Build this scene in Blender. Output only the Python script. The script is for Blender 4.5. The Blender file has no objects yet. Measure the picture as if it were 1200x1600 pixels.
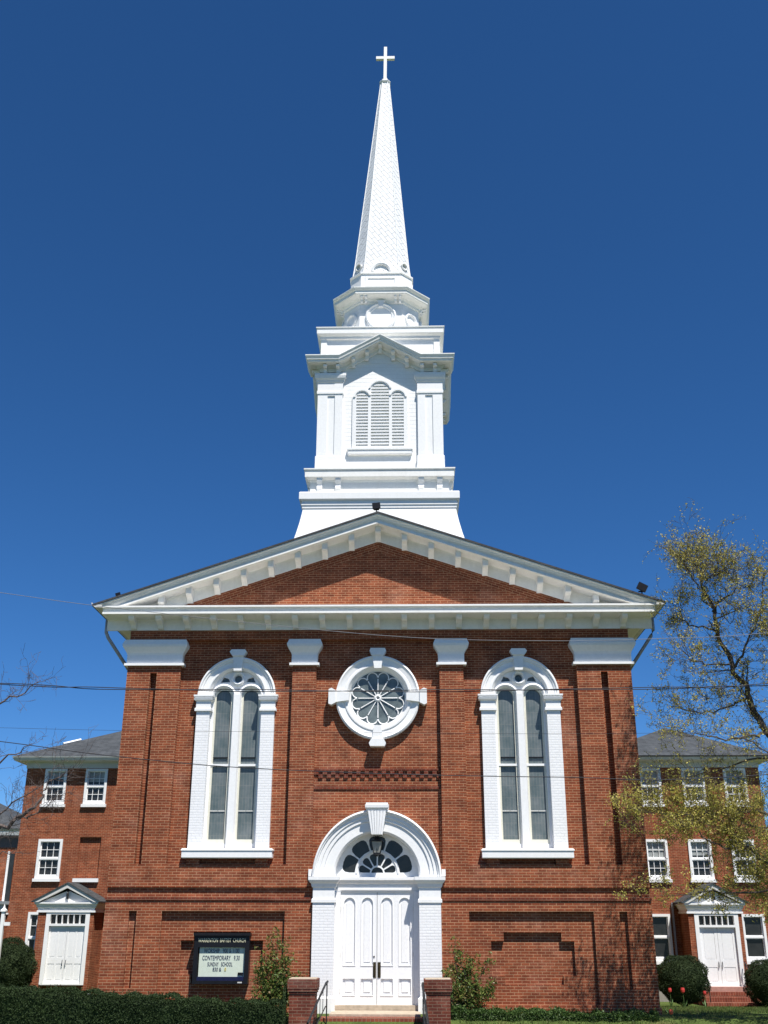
import bpy, bmesh, math, random
from mathutils import Vector, Matrix
from mathutils.geometry import tessellate_polygon
R = math.radians
SC = bpy.context.scene
COL = SC.collection
PI = math.pi

# ------------------------------------------------------------------ camera, sky, sun, exposure
EYE = Vector((0.85, -28.8, 2.17))
PITCH, YAW, ROLL = R(21.5), R(-1.36), R(-0.115)
_f = Vector((math.sin(YAW)*math.cos(PITCH), math.cos(YAW)*math.cos(PITCH), math.sin(PITCH)))
_r = Vector((math.cos(YAW), -math.sin(YAW), 0)); _u = _r.cross(_f)
_R = _r*math.cos(ROLL) - _u*math.sin(ROLL); _U = _r*math.sin(ROLL) + _u*math.cos(ROLL)
cd = bpy.data.cameras.new('camera'); cam = bpy.data.objects.new('camera', cd); COL.objects.link(cam)
M = Matrix(((_R.x, _U.x, -_f.x, EYE.x), (_R.y, _U.y, -_f.y, EYE.y), (_R.z, _U.z, -_f.z, EYE.z), (0, 0, 0, 1)))
cam.matrix_world = M
cd.sensor_fit = 'VERTICAL'; cd.sensor_height = 36; cd.sensor_width = 27; cd.lens = 36*1620/1600
cd.clip_start = .1; cd.clip_end = 3000
SC.camera = cam
SUN_EL, SUN_AZ = R(62), R(28.5)
w = bpy.data.worlds.new('World'); SC.world = w; w.use_nodes = True
nt = w.node_tree; nt.nodes.clear()
sky = nt.nodes.new('ShaderNodeTexSky'); sky.sky_type = 'NISHITA'; sky.sun_disc = False
sky.sun_elevation = SUN_EL; sky.sun_rotation = PI - SUN_AZ
sky.altitude = 3000; sky.air_density = 1.0; sky.dust_density = 0.0; sky.ozone_density = 10.0
bg = nt.nodes.new('ShaderNodeBackground'); bg.inputs[1].default_value = 0.086
hs = nt.nodes.new('ShaderNodeHueSaturation'); hs.inputs['Saturation'].default_value = 1.13
wo = nt.nodes.new('ShaderNodeOutputWorld')
nt.links.new(sky.outputs[0], hs.inputs['Color']); nt.links.new(hs.outputs[0], bg.inputs[0]); nt.links.new(bg.outputs[0], wo.inputs[0])
sd = bpy.data.lights.new('sun', 'SUN'); sun = bpy.data.objects.new('sun', sd); COL.objects.link(sun)
sd.energy = 5.0; sd.angle = R(.5); sd.color = (1.0, .955, .88)
sdir = Vector((math.sin(SUN_AZ)*math.cos(SUN_EL), -math.cos(SUN_AZ)*math.cos(SUN_EL), math.sin(SUN_EL)))
sun.rotation_euler = sdir.to_track_quat('Z', 'Y').to_euler()
sun.location = sdir*80
SC.view_settings.view_transform = 'Standard'; SC.view_settings.look = 'None'
SC.view_settings.exposure = 0.52; SC.view_settings.gamma = 1

# ------------------------------------------------------------------ materials
class NT:
    def __init__(s, name):
        s.m = bpy.data.materials.new(name); s.m.use_nodes = True
        s.t = s.m.node_tree; s.t.nodes.clear()
        s.out = s.n('ShaderNodeOutputMaterial'); s.b = s.n('ShaderNodeBsdfPrincipled')
        s.l(s.b.outputs[0], s.out.inputs[0])
    def n(s, k, **kw):
        x = s.t.nodes.new(k)
        for a, v in kw.items(): setattr(x, a, v)
        return x
    def l(s, a, b): s.t.links.new(a, b)
    def setin(s, node, **kw):
        for a, v in kw.items(): node.inputs[a.replace('_', ' ')].default_value = v
    def noise(s, scale, detail=4, vec=None, rough=.6):
        x = s.n('ShaderNodeTexNoise'); x.inputs['Scale'].default_value = scale; x.inputs['Detail'].default_value = detail
        x.inputs['Roughness'].default_value = rough
        if vec is None:
            if not hasattr(s, 'pos'): s.pos = s.n('ShaderNodeNewGeometry').outputs['Position']
            vec = s.pos
        s.l(vec, x.inputs['Vector']); return x.outputs['Fac']
    def ramp(s, fac, stops):
        x = s.n('ShaderNodeValToRGB'); e = x.color_ramp.elements
        while len(e) < len(stops): e.new(.5)
        for i, (p, c) in enumerate(stops):
            e[i].position = p; e[i].color = (*c, 1) if len(c) == 3 else c
        s.l(fac, x.inputs[0]); return x.outputs[0]
    def mix(s, fac, a, b, mode='MIX'):
        x = s.n('ShaderNodeMixRGB', blend_type=mode)
        for sock, v in ((0, fac), (1, a), (2, b)):
            if isinstance(v, (int, float)): x.inputs[sock].default_value = v
            elif isinstance(v, tuple): x.inputs[sock].default_value = (*v, 1)
            else: s.l(v, x.inputs[sock])
        return x.outputs[0]
    def math(s, op, a, b=0.0):
        x = s.n('ShaderNodeMath', operation=op)
        for i, v in enumerate((a, b)):
            if isinstance(v, (int, float)): x.inputs[i].default_value = v
            else: s.l(v, x.inputs[i])
        return x.outputs[0]
    def wallvec(s, rot=0.0, zoff=0.0):
        g = s.n('ShaderNodeNewGeometry'); a = s.n('ShaderNodeSeparateXYZ'); s.l(g.outputs['Position'], a.inputs[0])
        b = s.n('ShaderNodeSeparateXYZ'); s.l(g.outputs['True Normal'], b.inputs[0])
        f = s.math('GREATER_THAN', s.math('ABSOLUTE', b.outputs[0]), .6)
        u = s.n('ShaderNodeMix'); u.data_type = 'FLOAT'
        s.l(f, u.inputs[0]); s.l(a.outputs[0], u.inputs[2]); s.l(a.outputs[1], u.inputs[3])
        fz = s.math('GREATER_THAN', s.math('ABSOLUTE', b.outputs[2]), .75)
        v = s.n('ShaderNodeMix'); v.data_type = 'FLOAT'
        s.l(fz, v.inputs[0]); s.l(a.outputs[2], v.inputs[2]); s.l(a.outputs[1], v.inputs[3])
        c = s.n('ShaderNodeCombineXYZ'); s.l(u.outputs[0], c.inputs[0]); s.l(v.outputs[0], c.inputs[1])
        vec = c.outputs[0]
        if rot or zoff:
            r = s.n('ShaderNodeMapping'); r.inputs['Rotation'].default_value = (0, 0, rot); r.inputs['Location'].default_value = (0, zoff, 0)
            s.l(vec, r.inputs[0]); vec = r.outputs[0]
        return vec
    def bump(s, h, strength=.3, dist=.01):
        x = s.n('ShaderNodeBump'); x.inputs['Strength'].default_value = strength; x.inputs['Distance'].default_value = dist
        s.l(h, x.inputs['Height']); s.l(x.outputs[0], s.b.inputs['Normal'])
    def base(s, c, rough=.6, metal=0, spec=.3):
        if isinstance(c, tuple): s.b.inputs['Base Color'].default_value = (*c, 1)
        else: s.l(c, s.b.inputs['Base Color'])
        s.b.inputs['Roughness'].default_value = rough; s.b.inputs['Metallic'].default_value = metal
        s.b.inputs['Specular IOR Level'].default_value = spec
        return s.m

def brick_mat(name, c1, c2, cm, bw=.2115, rh=.0685, mort=.0085, rot=0.0, stain=.4, off=.5):
    s = NT(name); vec = s.wallvec(rot)
    b = s.n('ShaderNodeTexBrick'); b.offset = off; b.offset_frequency = 2; b.squash = 1
    s.l(vec, b.inputs['Vector'])
    b.inputs['Color1'].default_value = (*c1, 1); b.inputs['Color2'].default_value = (*c2, 1); b.inputs['Mortar'].default_value = (*cm, 1)
    b.inputs['Scale'].default_value = 1; b.inputs['Mortar Size'].default_value = mort; b.inputs['Mortar Smooth'].default_value = .25
    b.inputs['Bias'].default_value = -.1; b.inputs['Brick Width'].default_value = bw; b.inputs['Row Height'].default_value = rh
    n1 = s.noise(.55, 5); n2 = s.noise(3.2, 5); n3 = s.noise(38, 3)
    c = s.mix(s.math('MULTIPLY', n1, stain), b.outputs['Color'], s.mix(.5, b.outputs['Color'], (c2[0]*.62, c2[1]*.62, c2[2]*.7)))
    v = s.ramp(n2, [(.3, (.74, .74, .76)), (.7, (1.2, 1.17, 1.13))]); c = s.mix(1.0, c, v, 'MULTIPLY')
    v = s.ramp(n3, [(.25, (.78, .78, .78)), (.75, (1.18, 1.18, 1.18))]); c = s.mix(1.0, c, v, 'MULTIPLY')
    mp = s.n('ShaderNodeMapping'); mp.inputs['Scale'].default_value = (.55, 9, 1); s.l(vec, mp.inputs[0])
    v = s.ramp(s.noise(1, 4, mp.outputs[0]), [(.32, (.74, .72, .72)), (.5, (1, 1, 1)), (.7, (1.16, 1.15, 1.13))]); c = s.mix(1.0, c, v, 'MULTIPLY')
    mp = s.n('ShaderNodeMapping'); mp.inputs['Scale'].default_value = (2.2, .35, 1); s.l(vec, mp.inputs[0])
    v = s.ramp(s.noise(1, 5, mp.outputs[0]), [(.34, (.87, .86, .87)), (.5, (1, 1, 1))]); c = s.mix(1.0, c, v, 'MULTIPLY')
    bloom = s.ramp(s.noise(.8, 7, rough=.72), [(.53, (0, 0, 0)), (.76, (1, 1, 1))])
    c = s.mix(s.math('MULTIPLY', bloom, .20), c, (.45, .33, .27))
    h = s.math('ADD', s.math('MULTIPLY', b.outputs['Fac'], -1.0), s.math('MULTIPLY', n3, .4))
    s.bump(h, .55, .008)
    return s.base(c, .88, 0, .15)

def paint_mat(name, col, dirt=.12, rough=.5, boards=0.0, brick=False, dirtcol=(.38, .36, .31)):
    s = NT(name)
    n1 = s.noise(1.6, 6, rough=.7); n2 = s.noise(14, 4)
    d = s.ramp(n1, [(.5, (0, 0, 0)), (.85, (1, 1, 1))])
    c = s.mix(s.math('MULTIPLY', d, dirt*2), col, dirtcol)
    c = s.mix(1.0, c, s.ramp(n2, [(.3, (.95, .95, .95)), (.7, (1.02, 1.02, 1.02))]), 'MULTIPLY')
    mp = s.n('ShaderNodeMapping'); mp.inputs['Scale'].default_value = (5, .5, 1); s.l(s.wallvec(), mp.inputs[0])
    st = s.ramp(s.noise(1, 5, mp.outputs[0]), [(.52, (0, 0, 0)), (.80, (1, 1, 1))])
    c = s.mix(s.math('MULTIPLY', st, dirt*2.2), c, (.45, .43, .39))
    h = s.math('MULTIPLY', n2, .25)
    if boards:
        a = s.n('ShaderNodeSeparateXYZ'); g = s.n('ShaderNodeNewGeometry'); s.l(g.outputs['Position'], a.inputs[0])
        saw = s.math('FRACT', s.math('DIVIDE', a.outputs[2], boards))
        gap = s.math('GREATER_THAN', saw, .93)
        c = s.mix(s.math('MULTIPLY', gap, .28), c, (.45, .44, .42))
        h = s.math('ADD', h, s.math('MULTIPLY', saw, -1.2))
    if brick:
        b = s.n('ShaderNodeTexBrick'); s.l(s.wallvec(), b.inputs['Vector'])
        b.inputs['Scale'].default_value = 1; b.inputs['Brick Width'].default_value = .2115; b.inputs['Row Height'].default_value = .0685
        b.inputs['Mortar Size'].default_value = .01; b.inputs['Mortar Smooth'].default_value = .6
        h = s.math('ADD', h, s.math('MULTIPLY', b.outputs['Fac'], -.8))
        c = s.mix(s.math('MULTIPLY', b.outputs['Fac'], .13), c, (.5, .5, .5))
    s.bump(h, .5, .006)
    return s.base(c, rough, 0, .35)

def plain_mat(name, col, rough=.6, metal=0, spec=.3, var=.15, scale=9):
    s = NT(name); n = s.noise(scale, 5)
    k1, k2 = 1-var, 1+var
    c = s.mix(1.0, col, s.ramp(n, [(.3, (k1, k1, k1)), (.7, (k2, k2, k2))]), 'MULTIPLY')
    s.bump(n, .15, .005)
    return s.base(c, rough, metal, spec)

def leaf_mat(name, cols, rough=.55, trans=.25):
    s = NT(name); g = s.n('ShaderNodeNewGeometry')
    rnd = g.outputs['Random Per Island']
    k = [(i/(len(cols)-1), c) for i, c in enumerate(cols)]
    c = s.ramp(rnd, k)
    c = s.mix(1.0, c, s.ramp(s.noise(1.7, 3), [(.3, (.75, .8, .75)), (.7, (1.2, 1.15, 1.1))]), 'MULTIPLY')
    s.base(c, rough, 0, .3)
    tr = s.n('ShaderNodeBsdfTranslucent'); s.l(c, tr.inputs[0])
    mx = s.n('ShaderNodeMixShader'); mx.inputs[0].default_value = trans
    s.l(s.b.outputs[0], mx.inputs[1]); s.l(tr.outputs[0], mx.inputs[2]); s.l(mx.outputs[0], s.out.inputs[0])
    return s.m

def leaded_mat(name):
    s = NT(name); vec = s.wallvec()
    b = s.n('ShaderNodeTexBrick'); b.offset = 0; s.l(vec, b.inputs['Vector'])
    b.inputs['Scale'].default_value = 1; b.inputs['Brick Width'].default_value = .082; b.inputs['Row Height'].default_value = .33
    b.inputs['Mortar Size'].default_value = .006; b.inputs['Mortar Smooth'].default_value = .3
    b.inputs['Color1'].default_value = (.112, .142, .148, 1); b.inputs['Color2'].default_value = (.135, .160, .166, 1)
    b.inputs['Mortar'].default_value = (.19, .20, .195, 1)
    c = s.mix(1.0, b.outputs['Color'], s.ramp(s.noise(2.2, 5), [(.3, (.62, .70, .70)), (.7, (1.3, 1.22, 1.2))]), 'MULTIPLY')
    s.bump(s.noise(6, 3), .12, .01)
    return s.base(c, .28, 0, .45)

def slate_mat(name, c1, c2, rh=.16):
    s = NT(name)
    g = s.n('ShaderNodeNewGeometry'); a = s.n('ShaderNodeSeparateXYZ'); s.l(g.outputs['Position'], a.inputs[0])
    c = s.n('ShaderNodeCombineXYZ'); s.l(s.math('ADD', a.outputs[0], a.outputs[1]), c.inputs[0]); s.l(s.math('MULTIPLY', a.outputs[2], 2.2), c.inputs[1])
    b = s.n('ShaderNodeTexBrick'); s.l(c.outputs[0], b.inputs['Vector']); b.inputs['Scale'].default_value = 1
    b.inputs['Brick Width'].default_value = .3; b.inputs['Row Height'].default_value = rh; b.inputs['Mortar Size'].default_value = .008
    b.inputs['Color1'].default_value = (*c1, 1); b.inputs['Color2'].default_value = (*c2, 1); b.inputs['Mortar'].default_value = (c1[0]*.5, c1[1]*.5, c1[2]*.5, 1)
    k = s.mix(1.0, b.outputs['Color'], s.ramp(s.noise(2.5, 5), [(.3, (.75, .75, .75)), (.7, (1.25, 1.25, 1.25))]), 'MULTIPLY')
    s.bump(b.outputs['Fac'], .3, -.01)
    return s.base(k, .75, 0, .25)

def shingle_mat(name):
    s = NT(name)
    vec = s.wallvec(R(57))
    b = s.n('ShaderNodeTexBrick'); b.offset = .5; s.l(vec, b.inputs['Vector']); b.inputs['Scale'].default_value = 1
    b.inputs['Brick Width'].default_value = .42; b.inputs['Row Height'].default_value = .145; b.inputs['Mortar Size'].default_value = .009
    b.inputs['Mortar Smooth'].default_value = .2
    b.inputs['Color1'].default_value = (.80, .81, .82, 1); b.inputs['Color2'].default_value = (.74, .75, .77, 1); b.inputs['Mortar'].default_value = (.33, .34, .36, 1)
    c = s.mix(1.0, b.outputs['Color'], s.ramp(s.noise(1.2, 4), [(.3, (.93, .93, .93)), (.7, (1.03, 1.03, 1.03))]), 'MULTIPLY')
    s.bump(b.outputs['Fac'], .5, -.012)
    return s.base(c, .5, 0, .3)

def lawn_mat(name):
    s = NT(name)
    c = s.ramp(s.noise(.8, 6), [(.3, (.055, .082, .022)), (.55, (.082, .118, .032)), (.75, (.16, .14, .06))])
    c = s.mix(1.0, c, s.ramp(s.noise(28, 5), [(.3, (.6, .6, .6)), (.7, (1.4, 1.4, 1.3))]), 'MULTIPLY')
    s.bump(s.noise(60, 4), .7, .03)
    return s.base(c, .95, 0, .1)

MT = {}
MT['brick'] = brick_mat('church_brick', (.290, .080, .036), (.185, .048, .024), (.44, .245, .142))
MT['brick_dark'] = brick_mat('moulded_brick', (.20, .045, .026), (.14, .032, .02), (.22, .12, .08), bw=.11)
MT['brick_rake'] = brick_mat('raking_brick_left', (.290, .080, .036), (.185, .048, .024), (.44, .245, .142), rot=R(-18.9))
MT['brick_rake2'] = brick_mat('raking_brick_right', (.290, .080, .036), (.185, .048, .024), (.44, .245, .142), rot=R(18.9))
MT['brick_wing'] = brick_mat('wing_brick', (.290, .076, .034), (.20, .050, .025), (.42, .24, .14), bw=.205, rh=.0675, mort=.0075)
MT['brick_pier'] = brick_mat('pier_brick', (.20, .055, .034), (.115, .032, .023), (.25, .16, .115), stain=.9)
MT['brick_steps'] = brick_mat('step_brick', (.27, .075, .045), (.20, .05, .033), (.33, .2, .14), bw=.1, rh=.2)
MT['white'] = paint_mat('white_paint', (.82, .82, .82), .05)
MT['white_old'] = paint_mat('weathered_white_paint', (.84, .83, .80), .10)
MT['white_brick'] = paint_mat('white_painted_brick', (.80, .80, .81), .05, brick=True)
MT['siding'] = paint_mat('white_clapboard', (.82, .82, .82), .06, boards=.14)
MT['cream'] = paint_mat('cream_paint', (.70, .68, .58), .15)
MT['grey_trim'] = paint_mat('grey_white_trim', (.62, .62, .60), .14)
MT['shingle'] = shingle_mat('white_metal_shingles')
MT['slate'] = slate_mat('dark_slate', (.045, .046, .05), (.065, .066, .07))
MT['wing_roof'] = slate_mat('grey_slate', (.050, .056, .062), (.070, .076, .083))
MT['flash'] = plain_mat('roof_edge_metal', (.05, .05, .055), .5)
MT['glass_dark'] = plain_mat('dark_window_glass', (.026, .027, .027), .2, 0, .4, .3, 3)
MT['glass_pet'] = plain_mat('old_window_glass', (.125, .150, .150), .2, 0, .5, .35, 3)
MT['leaded'] = leaded_mat('leaded_glass')
MT['blind'] = plain_mat('window_blind', (.30, .32, .32), .7)
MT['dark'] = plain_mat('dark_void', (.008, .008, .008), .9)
MT['black'] = plain_mat('black_metal', (.014, .014, .017), .4, .3)
MT['iron'] = plain_mat('wrought_iron', (.03, .032, .035), .45, .4)
MT['navy'] = plain_mat('navy_enamel', (.012, .014, .05), .35)
MT['signface'] = plain_mat('sign_letter_panel', (.60, .66, .56), .45, 0, .4, .05)
MT['ink'] = plain_mat('sign_letters', (.03, .035, .08), .6)
MT['cream_ink'] = plain_mat('header_letters', (.75, .72, .5), .6)
MT['yellow_ink'] = plain_mat('yellow_letter', (.55, .45, .12), .6)
MT['bronze'] = plain_mat('bronze_plate', (.075, .058, .03), .4, .7)
MT['stone'] = plain_mat('step_stone', (.42, .35, .27), .85, 0, .2, .2)
MT['stone_grey'] = plain_mat('grey_stone', (.27, .27, .28), .9, 0, .2, .25)
MT['pink_step'] = plain_mat('painted_step', (.42, .23, .19), .8)
MT['downspout'] = plain_mat('galvanised_downspout', (.33, .33, .36), .5, .3)
MT['cable'] = plain_mat('dark_cable', (.03, .03, .035), .6)
MT['cable_light'] = plain_mat('pale_cable', (.20, .205, .22), .5)
MT['lamp_glass'] = plain_mat('lantern_glass', (.32, .32, .29), .15, 0, .5)
MT['bark'] = plain_mat('tree_bark', (.085, .07, .055), .9, 0, .1, .35, 20)
MT['bark_grey'] = plain_mat('bare_bark', (.11, .088, .08), .9, 0, .1, .35, 20)
MT['lawn'] = lawn_mat('lawn')
MT['leaf_spring'] = leaf_mat('spring_leaves', [(.34, .33, .06), (.50, .46, .10), (.58, .52, .15), (.40, .31, .10)], trans=.42)
MT['leaf_hedge'] = leaf_mat('hedge_leaves', [(.014, .029, .008), (.022, .043, .011), (.031, .056, .015)], .75, .15)
MT['leaf_yew'] = leaf_mat('yew_needles', [(.012, .024, .008), (.022, .040, .012), (.038, .056, .017)], .8, .12)
MT['leaf_shrub'] = leaf_mat('shrub_leaves', [(.045, .09, .02), (.095, .155, .034), (.165, .195, .05), (.18, .12, .05)], .4, .25)
MT['leaf_low'] = leaf_mat('low_hedge_leaves', [(.03, .065, .014), (.05, .095, .02), (.07, .12, .03)], .55, .2)
MT['grass'] = leaf_mat('grass_blades', [(.06, .105, .022), (.095, .15, .036), (.15, .15, .055)], .7, .25)
MT['petal'] = plain_mat('red_petals', (.45, .04, .035), .5, 0, .3, .2, 40)
MT['petal2'] = plain_mat('coral_petals', (.62, .11, .05), .5, 0, .3, .2, 40)
MT['stem'] = plain_mat('flower_stem', (.09, .16, .05), .6)
MT['dark_trim'] = plain_mat('dark_trim_paint', (.10, .095, .105), .7)
MT['concrete'] = plain_mat('concrete', (.27, .255, .235), .9)
MT['asphalt'] = plain_mat('asphalt', (.055, .054, .052), .9, 0, .2, .25, 30)
MT['line_paint'] = plain_mat('road_paint', (.55, .42, .08), .8)
MT['copper_green'] = plain_mat('green_copper_gutter', (.16, .24, .2), .6)

# ------------------------------------------------------------------ mesh helpers
class MB:
    def __init__(s): s.v = []; s.f = []
    def add(s, vs, fs):
        o = len(s.v); s.v += [tuple(p) for p in vs]; s.f += [tuple(i+o for i in f) for f in fs]; return s
    def box(s, x0, x1, y0, y1, z0, z1):
        vs = [(x0, y0, z0), (x1, y0, z0), (x1, y1, z0), (x0, y1, z0), (x0, y0, z1), (x1, y0, z1), (x1, y1, z1), (x0, y1, z1)]
        return s.add(vs, [(0, 3, 2, 1), (4, 5, 6, 7), (0, 1, 5, 4), (1, 2, 6, 5), (2, 3, 7, 6), (3, 0, 4, 7)])
    def plate(s, loops, y0, y1):
        """polygon (outline first, then holes) in the x-z plane, thick from y0 to y1"""
        flat = [p for l in loops for p in l]; n = len(flat)
        tris = tessellate_polygon([[Vector((p[0], p[1], 0)) for p in l] for l in loops])
        vs = [(p[0], y0, p[1]) for p in flat] + [(p[0], y1, p[1]) for p in flat]
        fs = [tuple(t) for t in tris] + [tuple(i+n for i in reversed(t)) for t in tris]
        o = 0
        for l in loops:
            m = len(l)
            for i in range(m):
                a, b = o+i, o+(i+1) % m; fs.append((a, b, b+n, a+n))
            o += m
        return s.add(vs, fs)
    def loft(s, loops, caps=True, closed=True):
        n = len(loops[0]); vs = [p for l in loops for p in l]; fs = []
        for k in range(len(loops)-1):
            for i in range(n if closed else n-1):
                a, b = k*n+i, k*n+(i+1) % n; fs.append((a, b, b+n, a+n))
        if caps:
            fs.append(tuple(range(n))[::-1]); fs.append(tuple(range((len(loops)-1)*n, len(loops)*n)))
        return s.add(vs, fs)
    def sweepx(s, prof, path):
        """closed profile [(y,z)] along path [(x,dz)]"""
        return s.loft([[(x, y, z+dz) for (y, z) in prof] for (x, dz) in path])
    def arch(s, prof, cx, cz, a0=0., a1=PI, n=40):
        """closed profile [(r,y)] turned about a y axis through cx,cz"""
        full = abs(a1-a0-2*PI) < 1e-4
        ls = []
        for k in range(n if full else n+1):
            a = a0+(a1-a0)*k/n
            ls.append([(cx+r*math.cos(a), y, cz+r*math.sin(a)) for (r, y) in prof])
        if full: ls.append(ls[0])
        return s.loft(ls, caps=not full)
    def tube(s, pts, r0, r1=None, n=6):
        if r1 is None: r1 = r0
        pts = [Vector(p) for p in pts]; m = len(pts); ls = []
        for i, p in enumerate(pts):
            d = (pts[min(i+1, m-1)]-pts[max(i-1, 0)])
            if d.length < 1e-6: d = Vector((0, 0, 1))
            d.normalize()
            a = d.cross(Vector((0, 0, 1)) if abs(d.z) < .9 else Vector((1, 0, 0))).normalized(); b = d.cross(a)
            r = r0+(r1-r0)*i/max(1, m-1)
            ls.append([p+a*(r*math.cos(2*PI*k/n))+b*(r*math.sin(2*PI*k/n)) for k in range(n)])
        return s.loft(ls)
    def leaf(s, p, size, rng, flat=0.0, aspect=.6):
        a = Vector((rng.gauss(0, 1), rng.gauss(0, 1), rng.gauss(0, 1)*(1-flat)))
        if a.length < 1e-3: a = Vector((1, 0, 0))
        a.normalize()
        b = a.cross(Vector((rng.gauss(0, 1), rng.gauss(0, 1), rng.gauss(0, 1))))
        if b.length < 1e-3: b = a.orthogonal()
        b.normalize(); L = size*rng.uniform(.65, 1.3)
        a *= L*.5; b *= L*aspect*.5; p = Vector(p)
        return s.add([p-a, p+b-a*.1, p+a, p-b-a*.1], [(0, 1, 2, 3)])
    def xf(s, fn):
        s.v = [tuple(fn(*p)) for p in s.v]; return s
    def mesh(s, name, mat, fix=True, smooth=False):
        me = bpy.data.meshes.new(name); me.from_pydata(s.v, [], s.f)
        if fix:
            bm = bmesh.new(); bm.from_mesh(me); bmesh.ops.remove_doubles(bm, verts=bm.verts, dist=1e-5)
            bmesh.ops.recalc_face_normals(bm, faces=bm.faces); bm.to_mesh(me); bm.free()
        if smooth:
            me.polygons.foreach_set('use_smooth', [True]*len(me.polygons))
        me.materials.append(mat); me.update(); return me
    def build(s, name, mat, parent=None, fix=True, smooth=False, loc=None):
        return link(name, s.mesh(name, MT[mat] if isinstance(mat, str) else mat, fix, smooth), parent, loc)
ORG = {}
def link(name, me, parent=None, loc=None):
    o = bpy.data.objects.new(name, me); COL.objects.link(o)
    if loc is not None: o.location = loc
    ORG[o.name] = Vector((0, 0, 0)) if loc is None else Vector(loc)
    if parent is not None: adopt(o, parent)
    return o
def adopt(o, parent):
    o.parent = parent; o.matrix_parent_inverse = Matrix.Translation(-ORG[parent.name])
def thing(name, label, cat, loc=(0, 0, 0), group=None):
    o = bpy.data.objects.new(name, None); COL.objects.link(o); o.location = loc; ORG[o.name] = Vector(loc)
    o.empty_display_size = .3
    return tag(o, label, cat, group)
def tag(o, label, cat, group=None):
    o['label'] = label; o['category'] = cat
    if group: o['group'] = group
    return o
def struct(name, mb, mat, **k):
    o = mb.build(name, mat, **k); o['kind'] = 'structure'; return o
def rect(x0, x1, z0, z1): return [(x0, z0), (x1, z0), (x1, z1), (x0, z1)]
def arcp(cx, cz, r, a0, a1, n=24): return [(cx+r*math.cos(a0+(a1-a0)*k/n), cz+r*math.sin(a0+(a1-a0)*k/n)) for k in range(n+1)]
def archpoly(cx, hw, z0, zs, n=24):
    """round-headed opening"""
    return [(cx-hw, z0), (cx+hw, z0)] + arcp(cx, zs, hw, 0, PI, n)
def circle(cx, cz, r, n=40): return [(cx+r*math.cos(2*PI*k/n), cz+r*math.sin(2*PI*k/n)) for k in range(n)]
def rloop(x0, x1, y0, y1, z, o=0): return [(x0-o, y0-o, z), (x1+o, y0-o, z), (x1+o, y1+o, z), (x0-o, y1+o, z)]

# ------------------------------------------------------------------ ground
def gz(y, x=0):
    if y < -24: return -.75+1.2*min(1, (-24-y)/4)
    if y < -1.2: return -.75*min(1, (-1.2-y)/2.2)
    if y <= 0.5: return 0.0
    return -.95*min(1, (y-.5)/15.5)
mb = MB(); xs = [-400, -60, -25, -15, -8, 0, 8, 15, 25, 60, 400]; ys = [-400, -60, -28, -24, -8, -3.4, -1.2, 0, .5, 4, 8, 12, 16, 30, 60, 500]
mb.add([(x, y, gz(y)) for y in ys for x in xs], [(j*len(xs)+i, j*len(xs)+i+1, (j+1)*len(xs)+i+1, (j+1)*len(xs)+i) for j in range(len(ys)-1) for i in range(len(xs)-1)])
struct('lawn', mb, 'lawn')
G = -.75
mb = MB().box(-1.4, 1.3, -6.5, -3.9, G-.05, G+.004); struct('path', mb, 'concrete')
mb = MB().box(-120, 120, -8.6, -6.5, G-.05, G+.008); struct('pavement', mb, 'concrete')
mb = MB().box(-120, 120, -8.78, -8.602, G-.3, G+.012); struct('kerb', mb, 'stone_grey')
mb = MB().add([(-120, -23.9, G+.004), (120, -23.9, G+.004), (120, -8.79, G+.004), (-120, -8.79, G+.004)], [(0, 1, 2, 3)]); struct('road', mb, 'asphalt')
mb = MB()
for i in range(-20, 20): mb.box(i*6, i*6+3, -16.5, -16.38, G+.0045, G+.008)
struct('road_marking', mb, 'line_paint')

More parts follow.
